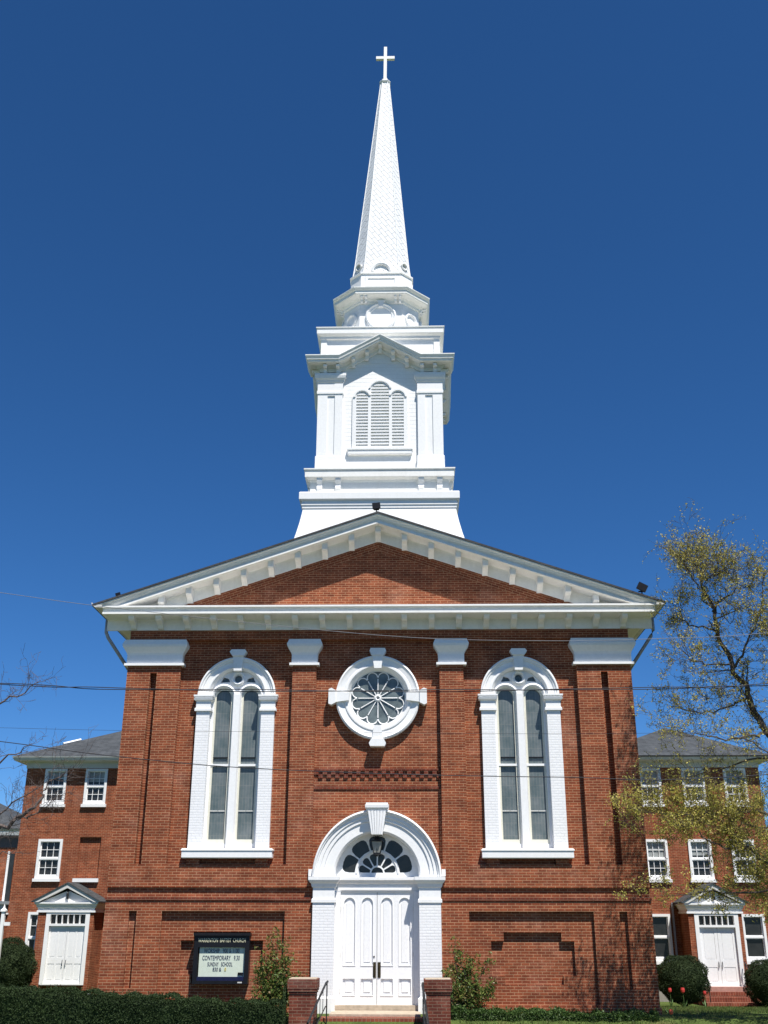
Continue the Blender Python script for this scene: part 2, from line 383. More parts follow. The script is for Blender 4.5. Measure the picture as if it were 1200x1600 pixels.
# ------------------------------------------------------------------ church
CH = thing('church', 'red brick church with white pedimented front and tall white steeple topped by a cross', 'church', (0, 0, 0))
HW = 7.1
winx = 3.97
def facade():
    for sx in ():
        pass
    m = MB()
    # rear field
    holes = [archpoly(s*winx, .78, 3.92, 8.03) for s in (-1, 1)] + [circle(0, 7.98, .86)] + [archpoly(0, 1.16, -.05, 3.24)]
    holes[2] = circle(0, 7.98, .86)
    pd = [(-1.16, -.1), (-1.16, 3.24)] + arcp(0, 3.24, 1.16, PI, 0, 30) + [(1.16, -.1)]
    outer = [(-HW, -1.3)] + [(-1.16, -1.3)] + [(-1.16, 3.24)] + arcp(0, 3.24, 1.16, PI, 0, 30)[1:-1] + [(1.16, 3.24), (1.16, -1.3), (HW, -1.3), (HW, 9.9), (-HW, 9.9)]
    SH = ((3.27, .66), (4.75, .66), (4.75, .87), (5.07, .87), (5.07, 1.68), (4.75, 1.68), (4.75, 1.89), (3.27, 1.89), (3.27, 1.68), (2.94, 1.68), (2.94, .87), (3.27, .87))
    deep = []
    for s in (-1, 1):
        deep.append([(s*x, z) for x, z in SH]); deep.append([(s*x, z) for x, z in rect(6.25, 6.44, 3.54, 8.67)])
    m.plate([outer] + holes[:3] + deep, .18, .46)
    for s in (-1, 1):
        a, b = sorted((s*2.8, s*5.2)); m.box(a, b, .225, .455, .55, 2.0)
        a, b = sorted((s*6.2, s*6.5)); m.box(a, b, .215, .455, 3.4, 8.75)
    # front layer, upper: piers, band and frieze around three bays
    fr = [rect(-HW, HW, 2.97, 9.898)]
    o2 = [(-HW, 2.97), (-1.3, 2.97), (-1.3, 3.56), (-1.735, 3.56), (-1.735, 9.62), (1.735, 9.62), (1.735, 3.56), (1.3, 3.56), (1.3, 2.97), (HW, 2.97), (HW, 9.898), (-HW, 9.898)]
    hs = []
    for s in (-1, 1):
        a, b = sorted((s*2.405, s*5.58)); hs.append(rect(a, b, 3.54, 9.62))
        a, b = sorted((s*6.25, s*6.44)); hs.append(rect(a, b, 3.54, 8.67))
    m.plate([o2]+hs, 0, .18)
    # window brackets in the bays
    for s in (-1, 1):
        for d in (-.91, .91): m.box(s*winx+d-.17, s*winx+d+.17, .02, .18, 3.54, 3.70)
    # band course set back below the upper wall
    for s in (-1, 1):
        a, b = sorted((s*1.4, s*(HW-.003))); m.box(a, b, .065, .18, 2.66, 2.97)
    # lower wall: outer layer with the big panels and slots, inner layer with the shouldered panels
    for s in (-1, 1):
        o = [(s*1.4, -1.3), (s*HW, -1.3), (s*HW, 2.66), (s*1.4, 2.66)]
        h1 = [(s*2.39, .2), (s*5.60, .2), (s*5.60, 2.39), (s*2.39, 2.39)]
        h2 = [(s*6.26, .55), (s*6.46, .55), (s*6.46, 2.39), (s*6.26, 2.39)]
        m.plate([o, h1, h2], 0, .115)
        h3 = [(s*x, z) for x, z in SH]
        m.plate([o, h3], .115, .18)
    # side and rear walls
    for s in (-1, 1):
        a, b = sorted((s*6.7, s*HW)); m.box(a, b, .46, 18.9, -1.5, 9.9)
    m.box(-6.7, 6.7, 18.5, 18.9, -1.5, 9.9)
    # tympanum
    m.plate([[(-7.0, 9.9), (7.0, 9.9), (7.0, 10.35), (0, 12.85), (-7.0, 10.35)]], .0, .3)
    m.plate([[(-7.0, 9.9), (7.0, 9.9), (7.0, 10.35), (0, 12.85), (-7.0, 10.35)]], 18.5, 18.89)
    return m.build('wall', 'brick', CH)
WALL = facade()
# mould courses of the water table, base course, corbel table
for s in (-1, 1):
    a, b = sorted((s*1.72, s*(HW+.02))); MB().box(a, b, -.03, .09, 2.655, 2.725).build('water_table', 'brick_dark', CH)
    a, b = sorted((s*1.72, s*(HW+.03))); MB().box(a, b, -.035, .05, -.3, .15).build('base_course', 'brick', CH)
m = MB()
nb = 15; wd = 3.46/(2*nb)
for k in range(2*nb):
    x = -1.73+k*wd
    if k % 2 == 0: m.box(x, x+wd, .14, .18, 5.88, 5.98)
    else: m.box(x, x+wd, .14, .18, 5.78, 5.88)
m.box(-1.73, 1.73, .135, .18, 5.98, 6.03); m.box(-1.73, 1.73, .15, .18, 5.49, 5.56)
m.build('corbel_table', 'brick_dark', CH)
for s, mt in ((-1, 'brick_rake'), (1, 'brick_rake2')):
    m = MB(); sl = .342
    m.plate([[(0, 12.62), (s*6.6, 12.62-6.6*sl), (s*6.6, 12.30-6.6*sl), (0, 12.30)]], -.018, .001); m.build('raking_course', mt, CH)
# capitals
capprof = [(8.87, .085), (8.935, .085), (8.95, .03), (9.17, .03), (9.24, .05), (9.32, .10), (9.40, .15), (9.47, .165), (9.55, .13), (9.61, .11)]
for x0, x1 in ((-HW, -5.57), (-2.41, -1.735), (1.735, 2.41), (5.57, HW)):
    MB().loft([rloop(x0, x1, 0, .2, z, o) for z, o in capprof]).build('capital', 'white', CH)
# horizontal cornice
prof = [(0.02, 9.90), (-.04, 9.90), (-.04, 10.19), (-.10, 10.215), (-.60, 10.215), (-.635, 10.225), (-.635, 10.285), (-.60, 10.29), (-.585, 10.33), (-.60, 10.38), (-.67, 10.405), (-.67, 10.455), (.02, 10.47)]
CO = MB().sweepx(prof, [(-7.79, 0), (7.79, 0)]).build('cornice', 'white_old', CH)
def modillion_mesh():
    pr = [(-.03, 10.216), (-.52, 10.216), (-.52, 10.17), (-.49, 10.12), (-.44, 10.08), (-.30, 10.05), (-.20, 10.0), (-.15, 9.94), (-.10, 9.91), (-.03, 9.91)]
    m = MB().loft([[(x, y, z) for y, z in pr] for x in (-.08, .08)])
    return m.mesh('modillion', MT['white_old'])
mm = modillion_mesh()
for k in range(-9, 10): link('modillion', mm, CH, (k*.775-.02, 0, 0))
# eaves along the sides: soffit, frieze, gutter
for s in (-1, 1):
    m = MB()
    pr = [(HW-.02, 9.90), (HW+.04, 9.90), (HW+.04, 10.19), (HW+.1, 10.217), (7.70, 10.217), (7.74, 10.225), (7.74, 10.39), (7.79, 10.41), (7.79, 10.45), (HW-.02, 10.46)]
    m.loft([[(s*x, y, z) for x, z in pr] for y in (-.05, 18.9)]); m.build('side_eave', 'white_old', CH)
    m = MB(); pr = [(7.80, 10.40), (7.99, 10.40), (8.08, 10.46), (8.11, 10.53), (8.08, 10.53), (8.02, 10.48), (7.80, 10.47)]
    m.loft([[(s*x, y, z) for x, z in pr] for y in (-.72, 19.0)]); m.build('gutter', 'grey_trim', CH)
# raking cornice
SL = .3425; ZT = 13.26
rp = [(.02, -.06), (-.70, -.06), (-.70, -.095), (-.665, -.11), (-.64, -.16), (-.59, -.22), (-.575, -.268), (-.615, -.278), (-.615, -.325), (-.58, -.335), (-.06, -.345), (-.045, -.40), (-.045, -.69), (.02, -.69)]
for s in (-1, 1):
    m = MB().sweepx(rp, [(0, ZT), (s*6.0, ZT-6.0*SL)])
    # beyond the inner end the lower mouldings die on the horizontal cornice
    lo = []
    for xx in (6.0, 6.4, 6.8, 7.2, 7.5, 7.8, 8.03):
        lo.append([(s*xx, y, max(z+ZT-xx*SL, 10.456)) for y, z in rp])
    m.loft(lo); m.build('raking_cornice', 'white_old', CH)
    m = MB()
    m.loft([[(0, y, ZT), (s*8.08, y, ZT-8.08*SL), (s*8.08, y, ZT-8.08*SL-.055), (0, y, ZT-.058)] for y in (-.73, 18.95)])
    m.build('roof', 'slate', CH)
def rake_mod():
    pr = [(-.04, .02), (-.44, .02), (-.44, -.16), (-.40, -.20), (-.28, -.23), (-.16, -.30), (-.10, -.36), (-.04, -.36)]
    return MB().loft([[(x, y, z-SL*x*0) for y, z in pr] for x in (-.08, .08)]).mesh('rake_modillion', MT['white_old'])
rm = rake_mod()
for k in range(-8, 9):
    x = k*.775; link('rake_modillion', rm, CH, (x, 0, ZT-.355-abs(x)*SL))
# downspouts
for s in (-1, 1):
    m = MB().tube([(s*7.86, .15, 10.42), (s*7.86, .15, 9.9), (s*7.80, .2, 9.75), (s*7.22, .4, 8.92), (s*7.16, .9, 8.78), (s*7.16, 1.0, 8.5), (s*7.16, 1.0, 0)], .05, n=8)
    m.build('downspout', 'downspout', CH, smooth=True)

# tall windows
def tall_window(s):
    c = s*winx
    # frame with two lancets, roundel and spandrel lights
    lh, lc = .262, .385
    outl = archpoly(c, .745, 3.93, 8.04, 36)
    holes = [archpoly(c-lc, lh, 4.08, 8.02), archpoly(c+lc, lh, 4.08, 8.02), circle(c, 8.545, .105, 20)]
    for d in (-1, 1):
        holes.append([(c+d*.23, 8.46), (c+d*.50, 8.44), (c+d*.42, 8.60), (c+d*.28, 8.56)])
    W = MB().plate([outl]+holes, .26, .35).build('tall_window', 'white', CH)
    for d in (-1, 1):
        a, b = sorted((c+d*1.09, c+d*.72)); MB().box(a, b, .05, .36, 3.93, 7.62).build('pilaster', 'white_brick', W)
    pr = [(1.095, .22), (1.095, .06), (1.05, .05), (1.03, .085), (.99, .09), (.97, .12), (.86, .13), (.84, .10), (.80, .10), (.775, .14), (.74, .19), (.74, .30)]
    MB().arch(pr, c, 8.04, 0, PI, 44).build('arch_moulding', 'white', W)
    for d in (-1, 1):
        x0, x1 = sorted((c+d*1.09, c+d*.72))
        MB().loft([rloop(x0, x1, .05, .3, z, o) for z, o in ((7.60, .05), (7.67, .05), (7.69, .02), (7.86, .02), (7.88, .04), (7.90, .07), (7.95, .085), (7.955, .06), (8.0, .09), (8.045, .09))]).build('impost', 'white', W)
    m = MB()
    m.plate([[(c-.11, 8.74), (c+.11, 8.74), (c+.15, 9.17), (c-.15, 9.17)]], .03, .2)
    m.plate([[(c-.17, 9.16), (c+.17, 9.16), (c+.245, 9.27), (c+.19, 9.34), (c-.19, 9.34), (c-.245, 9.27)]], -.03, .2)
    m.build('keystone', 'white', W)
    MB().loft([rloop(c-1.20, c+1.20, -.12, .2, z, o) for z, o in ((3.69, -.02), (3.71, 0), (3.87, 0), (3.88, .02), (3.91, .02), (3.935, -.01))]).build('sill', 'white', W)
    for d in (-1, 1):
        MB().arch([(lh+.11, .27), (lh+.11, .19), (lh+.06, .17), (lh+.02, .21), (lh, .27)], c+d*lc, 8.02, 0, PI, 24).build('lancet_hood', 'white', W)
    MB().arch([(.20, .27), (.20, .19), (.16, .17), (.11, .22), (.105, .27)], c, 8.545, 0, 2*PI, 24).build('roundel', 'white', W)
    MB().loft([[(c-.12, .262, z), (c-.09, .16, z), (c+.09, .16, z), (c+.12, .262, z)] for z in (3.94, 8.1)]).build('mullion', 'white', W)
    for d in (-1, 1):
        x = c+d*lc
        m = MB().plate([archpoly(x, lh+.005, 4.07, 8.02, 20), archpoly(x, lh-.052, 4.19, 8.02, 20)], .292, .344); m.build('sash', 'cream', W)
        MB().box(x-lh-.003, x+lh+.003, .275, .345, 6.12, 6.18).build('sash_rail', 'white', W)
        m = MB().box(x-lh+.036, x+lh-.036, .31, .34, 6.34, 6.37); m.build('saddle_bar', 'black', W)
        m = MB().box(x-lh+.05, x-.015, .328, .34, 4.92, 4.945); m.box(x-.0149, x+.0149, .334, .34, 4.925, 4.94); m.box(x+.015, x+lh-.05, .328, .34, 4.92, 4.945); m.build('latch_bar', 'grey_trim', W)
    MB().plate([archpoly(c, .755, 4.0, 8.04, 36)], .352, .37).build('glass', 'leaded', W)
    MB().plate([archpoly(c, .77, 3.93, 8.03, 36)], .42, .44).build('backing', 'dark', W)
for s in (-1, 1): tall_window(s)

# round window
OC = (0, 7.98)
pr = [(1.175, .20), (1.175, .02), (1.13, -.005), (1.09, .02), (1.06, .03), (.96, .045), (.93, .02), (.88, .02), (.85, .06), (.80, .13), (.775, .22), (.775, .3)]
OW = MB().arch(pr, *OC, 0, 2*PI, 72).build('round_window', 'white', CH)
for k in range(4):
    m = MB()
    m.plate([[(-.10, .80), (.10, .80), (.155, 1.18), (-.155, 1.18)]], -.055, .15)
    m.plate([[(-.17, 1.17), (.17, 1.17), (.235, 1.29), (.20, 1.37), (-.20, 1.37), (-.235, 1.29)]], -.09, .18)
    a = k*PI/2; ca, sa = math.cos(a), math.sin(a)
    m.xf(lambda x, y, z: (OC[0]+x*ca-z*sa, y, OC[1]+x*sa+z*ca)); m.build('keystone', 'white', OW)
m = MB()
for k in range(12):
    a = 2*PI*k/12; ca, sa = math.cos(a), math.sin(a)
    m.tube([(OC[0]+.09*ca, .215, OC[1]+.09*sa), (OC[0]+.55*ca, .215, OC[1]+.55*sa)], .0145, .017, 5)
    b = a+PI/12
    # rounded petal head between two spokes
    cx, cz = OC[0]+.595*math.cos(b), OC[1]+.595*math.sin(b)
    m.tube([(cx+.148*math.cos(b+t), .215, cz+.148*math.sin(b+t)) for t in [(-100+200*j/12)*PI/180 for j in range(13)]], .0175, n=5)
m.arch([(.10, .24), (.10, .19), (.06, .17), (.035, .2), (.035, .24)], *OC, 0, 2*PI, 20)
m.arch([(.80, .25), (.80, .20), (.755, .20), (.755, .25)], *OC, 0, 2*PI, 56)
m.build('tracery', 'white', OW)
MB().plate([circle(*OC, .79, 48)], .235, .26).build('glass', 'glass_pet', OW)

# portal
pr = [(1.69, .2), (1.69, -.17), (1.645, -.19), (1.62, -.15), (1.60, -.15), (1.585, -.11), (1.50, -.11), (1.485, -.08), (1.40, -.08), (1.385, -.045), (1.15, -.045), (1.10, .0), (1.10, .46), (1.2, .46)]
PO = MB().arch(pr, 0, 3.24, 0, PI, 64).build('portal', 'white', CH)
for s in (-1, 1):
    a, b = sorted((s*1.10, s*1.665)); MB().box(a, b, -.09, .47, .38, 2.62).build('pilaster', 'white_brick', PO)
for s in (-1, 1):
    a, b = sorted((s*1.10, s*1.665))
    m = MB().loft([rloop(a, b, -.09, .46, z, o) for z, o in ((2.60, .03), (2.68, .03), (2.70, .0), (2.96, 0), (2.98, .03), (3.06, .05), (3.10, .09), (3.15, .12), (3.235, .12))]); m.build('impost', 'white', PO)
    m = MB().loft([rloop(a, b, -.09, .46, z, o) for z, o in ((-.02, .05), (.34, .05), (.385, .0))]); m.build('plinth', 'white', PO)
    m = MB().box(min(s*1.70, s*1.80), max(s*1.70, s*1.80), -.06, .1, 3.25, 3.42); m.build('stop_block', 'white', PO)
m = MB()
fl = 6
for k in range(fl):
    t0, t1 = -1+2*k/fl, -1+2*(k+1)/fl; g = .035
    m.plate([[(.145*(t0+g), 4.28), (.145*(t1-g), 4.28), (.245*(t1-g), 4.88), (.245*(t0+g), 4.88)]], -.30, -.2)
m.plate([[(-.145, 4.27), (.145, 4.27), (.245, 4.88), (-.245, 4.88)]], -.27, .2)
m.loft([rloop(-.26, .26, -.28, .2, z, o) for z, o in ((4.87, .0), (4.92, .02), (4.96, .05), (5.04, .055), (5.045, .03), (5.09, .03))]); m.build('keystone', 'white', PO)
m = MB()
pr = [(.37, 2.86), (.255, 2.86), (.245, 2.90), (.225, 2.91), (.225, 2.96), (.245, 2.97), (.235, 3.06), (.20, 3.09), (.175, 3.14), (.15, 3.16), (.15, 3.235), (.37, 3.24)]
m.sweepx(pr, [(-1.10, 0), (1.10, 0)]); m.build('transom', 'white', PO)
for s in (-1, 1):
    a, b = sorted((s*.955, s*1.10)); MB().box(a, b, .18, .40, .08, 2.87).build('jamb', 'white', PO)
# fanlight
FN = MB(); cx, cz = 0, 3.33
holes = []
for k in range(5):           # outer petals
    a0, a1 = PI*k/5, PI*(k+1)/5; mid = (a0+a1)/2; g = .02
    pts = [(.60, a0+g/.6), (.74, a0+g/.74), (.86, a0+.05), (.915, a0+.10), (.94, a0+.18), (.945, mid), (.94, a1-.18), (.915, a1-.10), (.86, a1-.05), (.74, a1-g/.74), (.60, a1-g/.6), (.595, mid)]
    holes.append([(cx+r*math.cos(a), cz+max(.014, r*math.sin(a))) for r, a in pts])
for k in range(6):           # inner petals
    a0, a1 = PI*k/6, PI*(k+1)/6; mid = (a0+a1)/2; g = .017
    pts = [(.20, a0+.09), (.32, a0+g/.3), (.40, a0+g/.4), (.455, a0+.06), (.49, a0+.14), (.50, mid), (.49, a1-.14), (.455, a1-.06), (.40, a1-g/.4), (.32, a1-g/.3), (.20, a1-.09)]
    holes.append([(cx+r*math.cos(a), cz+max(.014, r*math.sin(a))) for r, a in pts])
holes.append([(cx+.155*math.cos(PI*k/12), cz+.014+.14*math.sin(PI*k/12)) for k in range(13)])
outl = [(-1.105, 3.23), (1.105, 3.23)] + [(1.105*math.cos(PI*k/40), 3.24+1.105*math.sin(PI*k/40)) for k in range(41)]
FN.plate([outl]+holes, .26, .30)
FN.arch([(.572, .27), (.572, .235), (.53, .235), (.53, .27)], cx, cz, 0, PI, 30)
FA = FN.build('fanlight', 'white', CH)
MB().plate([outl], .305, .32).build('glass', 'glass_dark', FA)
# doors
def door_leaf(s):
    x0, x1 = sorted((s*.006, s*.953)); hs = []; rs = MB()
    cs = [s*.255, s*.72]
    for c in cs:
        hs.append(archpoly(c, .145, 1.10, 2.58, 16)); hs.append(rect(c-.15, c+.15, .40, .78))
    m = MB().plate([rect(x0, x1, .17, 2.86)]+hs, 0.28, 0.31); m.box(x0, x1, 0.31, 0.335, .17, 2.86)
    for c in cs:
        m.plate([archpoly(c, .085, 1.17, 2.57, 14)], 0.297, 0.311); m.box(c-.085, c+.085, 0.292, 0.311, .47, .71)
        for (a, b, z0, z1) in ((c-.165, c+.165, 1.075, 1.10), (c-.165, c+.165, .375, .40), (c-.165, c+.165, .78, .80)): m.box(a, b, 0.268, 0.281, z0, z1)
        m.arch([(.165, 0.281), (.165, 0.268), (.146, 0.268), (.146, 0.281)], c, 2.58, 0, PI, 16)
        for d in (-1, 1):
            a, b = sorted((c+d*.146, c+d*.165)); m.box(a, b, 0.268, 0.281, 1.10, 2.58); 
            a, b = sorted((c+d*.151, c+d*.165)); m.box(a, b, 0.268, 0.281, .40, .78)
    D = m.build('door', 'white', CH)
    p = MB(); a, b = sorted((s*.022, s*.10)); p.box(a, b, 0.268, 0.28, .80, 1.17); p.tube([((a+b)/2, 0.268, .86), ((a+b)/2, 0.23, .88), ((a+b)/2, 0.23, 1.09), ((a+b)/2, 0.268, 1.11)], .012, n=6)
    p.build('push_plate', 'bronze', D)
    if s < 0: MB().tube([(-.075, 0.28, 1.30), (-.075, 0.26, 1.30)], .022, n=10).build('lock', 'bronze', D)
    for z in (.45, 1.3, 2.4): MB().box(*sorted((s*.94, s*.954)), 0.245, 0.27, z, z+.1).build('hinge', 'grey_trim', D)
for s in (-1, 1): door_leaf(s)
MB().box(-1.06, 1.06, .14, .42, .06, .172).build('threshold', 'stone', CH)
MB().plate([archpoly(0, 1.15, -.2, 3.24, 30)], .48, .60).build('porch_backing', 'dark', CH)

# ------------------------------------------------------------------ steeple (a part of the church; its pieces are sub-parts)
YC = 3.25
def sq(h, z): return [(-h, YC-h, z), (h, YC-h, z), (h, YC+h, z), (-h, YC+h, z)]
def rot4(m, k):
    a = k*PI/2; ca, sa = round(math.cos(a)), round(math.sin(a))
    return m.xf(lambda x, y, z: (x*ca-(y-YC)*sa, YC+x*sa+(y-YC)*ca, z))
GX, GH = 1.33, .76
def gring(h, z, gable=0.0, gx=GX):
    pts = []
    for k in range(4):
        a = k*PI/2; ca, sa = round(math.cos(a)), round(math.sin(a))
        for (x, dz) in ((-h, 0), (-gx, 0), (0, gable), (gx, 0)):
            X, Y = x, -h; pts.append((X*ca-Y*sa, YC+X*sa+Y*ca, z+dz))
    return pts
ST = MB().loft([gring(1.93, 15.3), gring(1.93, 15.5), gring(1.93, 19.3, GH)]).build('steeple', 'siding', CH)
MB().loft([sq(h, z) for z, h in ((12.0, 2.84), (12.6, 2.67), (13.1, 2.535), (13.5, 2.445), (13.8, 2.39), (14.0, 2.36))]).build('skirt', 'white', ST)
MB().loft([sq(h, z) for z, h in ((13.99, 2.36), (14.0, 2.385), (14.07, 2.385), (14.10, 2.41), (14.16, 2.41), (14.19, 2.39), (14.24, 2.39), (14.28, 2.48), (14.49, 2.48), (14.52, 2.46), (14.53, 2.1))]).build('base_moulding', 'white', ST)
MB().loft([sq(h, z) for z, h in ((14.50, 2.17), (14.95, 2.17), (15.02, 2.20), (15.06, 2.30), (15.08, 2.335), (15.28, 2.335), (15.32, 2.37), (15.36, 2.37), (15.40, 2.2), (15.41, 1.8))]).build('base_cornice', 'white_old', ST)
bmk = MB().loft([[(x, y, z) for y, z in ((.01, 15.07), (-.13, 15.07), (-.13, 15.02), (-.11, 14.95), (-.05, 14.86), (-.05, 14.82), (-.09, 14.78), (-.09, 14.70), (-.04, 14.64), (-.02, 14.60), (.01, 14.60))] for x in (-.085, .085)]).mesh('base_bracket', MT['white'])
def place4(name, me, xs, h, z=0):
    for k in range(4):
        a = k*PI/2; ca, sa = math.cos(a), math.sin(a)
        for x in xs:
            X, Y = x, -h
            o = link(name, me, ST, (X*ca-Y*sa, YC+X*sa+Y*ca, z if not callable(z) else z(x))); o.rotation_euler.z = a
place4('base_bracket', bmk, (-1.88, -1.30, 1.30, 1.88), 2.17)
# corner pilasters
for sx in (-1, 1):
    for sy in (-1, 1):
        m = MB()
        a0, a1 = sorted((sx*1.22, sx*2.03)); 
        yb0, yb1 = sorted((YC+sy*1.22, YC+sy*2.0))
        x0, x1 = sorted((sx*1.22, sx*2.0))
        m.box(x0, x1, yb0, yb1, 15.4, 18.9)
        # faces with a sunk panel
        def face():
            q = MB(); q.plate([rect(a0, a1, 15.4, 18.9), rect(*sorted((sx*1.47, sx*1.71)), 15.97, 18.08)], YC-2.035, YC-1.999); return q
        f1 = face()
        if sy > 0: f1.xf(lambda x, y, z: (x, 2*YC-y, z))
        m.add(f1.v, f1.f)
        f2 = MB(); b0, b1 = sorted((sy*1.22, sy*1.995))
        f2.plate([rect(b0, b1, 15.4, 18.9), rect(*sorted((sy*1.47, sy*1.71)), 15.97, 18.08)], 1.999, 2.03)
        f2.xf(lambda x, y, z: (sx*y, YC+x, z)); m.add(f2.v, f2.f)
        P = m.build('corner_pilaster', 'white', ST)
        m = MB().loft([rloop(a0, a1, *sorted((YC+sy*1.22, YC+sy*2.03)), z, o) for z, o in ((18.13, .0), (18.15, .03), (18.24, .03), (18.26, .01), (18.55, .01), (18.57, .03), (18.64, .05), (18.70, .09), (18.78, .11), (18.86, .11), (18.9, .06))])
        m.build('pilaster_cap', 'white', ST)
        m = MB().loft([rloop(a0, a1, *sorted((YC+sy*1.22, YC+sy*2.03)), z, o) for z, o in ((15.38, .03), (15.90, .03), (15.93, .004))])
        m.build('pilaster_base', 'white', ST)
# louvred windows on the four faces
for k in range(4):
    yf = YC-1.93
    outl = [(-.90, 16.19), (.90, 16.19), (.90, 18.05)] + arcp(.58, 18.05, .32, 0, PI*.5, 10)[1:] + [(.37, 18.37)] + arcp(0, 18.30, .38, .15, PI-.15, 20) + [(-.37, 18.37)] + arcp(-.58, 18.05, .32, PI*.5, PI, 10)
    m = MB().plate([outl, archpoly(-.58, .19, 16.22, 18.05, 14), archpoly(.58, .19, 16.22, 18.05, 14), archpoly(0, .29, 16.22, 18.29, 18)], yf-.05, yf+.02)
    for c, hw, zs in ((-.58, .19, 18.05), (.58, .19, 18.05), (0, .29, 18.29)):
        m.arch([(hw+.10, yf-.04), (hw+.10, yf-.085), (hw+.04, yf-.085), (hw+.02, yf-.04)], c, zs, .25 if c <= 0 else 0, PI-(.25 if c >= 0 else 0), 20)
    rot4(m, k); LW = m.build('louver_window', 'white', ST)
    m = MB().loft([rloop(-1.0, 1.0, yf-.09, yf+.02, z, o) for z, o in ((15.98, 0), (16.0, .02), (16.12, .02), (16.14, .05), (16.19, .05))]); rot4(m, k); m.build('louver_sill', 'white', ST)
    for c, hw, zs in ((-.58, .19, 18.05), (0, .29, 18.29), (.58, .19, 18.05)):
        m = MB(); z = 16.24
        while z < zs+hw-.03:
            q = hw if z < zs else math.sqrt(max(0, hw*hw-(z-zs)**2))
            if q > .03: m.add([(c-q, yf-.045, z), (c+q, yf-.045, z), (c+q, yf+.0, z+.025), (c-q, yf+.0, z+.025), (c-q, yf-.045, z+.05), (c+q, yf-.045, z+.05), (c+q, yf+.0, z+.075), (c-q, yf+.0, z+.075)],
                              [(0, 1, 2, 3), (4, 5, 6, 7), (0, 1, 5, 4), (3, 2, 6, 7), (0, 3, 7, 4), (1, 2, 6, 5)])
            z += .1115
        rot4(m, k); m.build('louver', 'white', ST)
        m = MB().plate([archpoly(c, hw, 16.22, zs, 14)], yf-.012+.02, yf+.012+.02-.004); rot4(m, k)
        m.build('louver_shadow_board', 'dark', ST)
# gabled main cornice
cp = [(1.95, -.42), (1.99, -.42), (1.99, -.30), (2.10, -.24), (2.34, -.235), (2.36, -.21), (2.36, -.155), (2.39, -.15), (2.40, -.10), (2.44, -.03), (2.44, 0), (1.90, .04)]
MB().loft([gring(h, 19.40+dz, GH) for h, dz in cp]).build('belfry_cornice', 'white_old', ST)
bm2 = MB().loft([[(x, y, z) for y, z in ((.01, 0), (-.27, 0), (-.27, -.07), (-.22, -.10), (-.12, -.12), (-.10, -.20), (-.06, -.26), (.01, -.26))] for x in (-.06, .06)]).mesh('cornice_bracket', MT['white'])
place4('cornice_bracket', bm2, (-1.80, -1.38, -.88, -.43, 0, .43, .88, 1.38, 1.80), 1.99, lambda x: 19.40-.235+max(0, GH*(1-abs(x)/GX)) - (.03 if x else .0))
# attic stage
m = MB().loft([sq(h, z) for z, h in ((19.3, 1.94), (20.40, 1.94))]); m.build('attic_stage', 'siding', ST)
for sx in (-1, 1):
    for sy in (-1, 1): MB().box(*sorted((sx*1.78, sx*1.975)), *sorted((YC+sy*1.78, YC+sy*1.975)), 19.42, 20.29).build('corner_board', 'white', ST)
MB().loft([sq(h, z) for z, h in ((20.22, 1.95), (20.24, 2.0), (20.32, 2.0), (20.35, 2.06), (20.39, 2.11), (20.56, 2.11), (20.59, 2.14), (20.62, 2.14), (20.72, 1.4))]).build('attic_cornice', 'white', ST)
# octagonal drum
def octl(h, f, z): return [(-f, YC-h, z), (f, YC-h, z), (h, YC-f, z), (h, YC+f, z), (f, YC+h, z), (-f, YC+h, z), (-h, YC+f, z), (-h, YC-f, z)]
MB().loft([octl(h, f, z) for z, h, f in ((20.62, 1.30, .735), (22.2, 1.30, .735))]).build('octagon_drum', 'siding', ST)
MB().loft([octl(h, f, z) for z, h, f in ((22.03, 1.31, .74), (22.05, 1.335, .75), (22.12, 1.34, .76), (22.19, 1.42, .79), (22.23, 1.60, .87), (22.26, 1.63, .88), (22.36, 1.63, .88), (22.39, 1.66, .90), (22.45, 1.70, .92), (22.48, 1.70, .92), (22.7, 1.1, .72))]).build('octagon_cornice', 'white_old', ST)
bm3 = MB().loft([[(x, y, z) for y, z in ((.01, 0), (-.24, 0), (-.24, -.05), (-.2, -.08), (-.12, -.10), (-.10, -.17), (-.05, -.2), (.01, -.2))] for x in (-.042, .042)]).mesh('octagon_bracket', MT['white'])
place4('octagon_bracket', bm3, (-.66, -.51, .51, .66), 1.33, 22.225)
for k in range(4):
    yf = YC-1.30
    m = MB().arch([(.53, yf+.01), (.53, yf-.07), (.48, yf-.10), (.44, yf-.06), (.38, yf-.05), (.36, yf+.01)], 0, 21.50, 0, 2*PI, 36)
    m.plate([circle(0, 21.50, .38, 32)], yf-.025, yf+.01)
    m.plate([[(-.07, 21.86), (.07, 21.86), (.11, 22.05), (.16, 22.10), (-.16, 22.10), (-.11, 22.05)]], yf-.13, yf+.01)
    rot4(m, k); m.build('medallion', 'white', ST)
    m = MB(); L = .80
    m.arch([(.27, .01), (.27, -.06), (.22, -.07), (.18, -.02), (.18, .01)], 0, 21.50, 0, 2*PI, 28)
    cxm, cym = -(1.30+.735)/2, YC-(1.30+.735)/2
    m.xf(lambda x, y, z: (cxm+(x+y)*.7071, cym+(-x+y)*.7071, z)); rot4(m, k); m.build('small_medallion', 'white', ST)
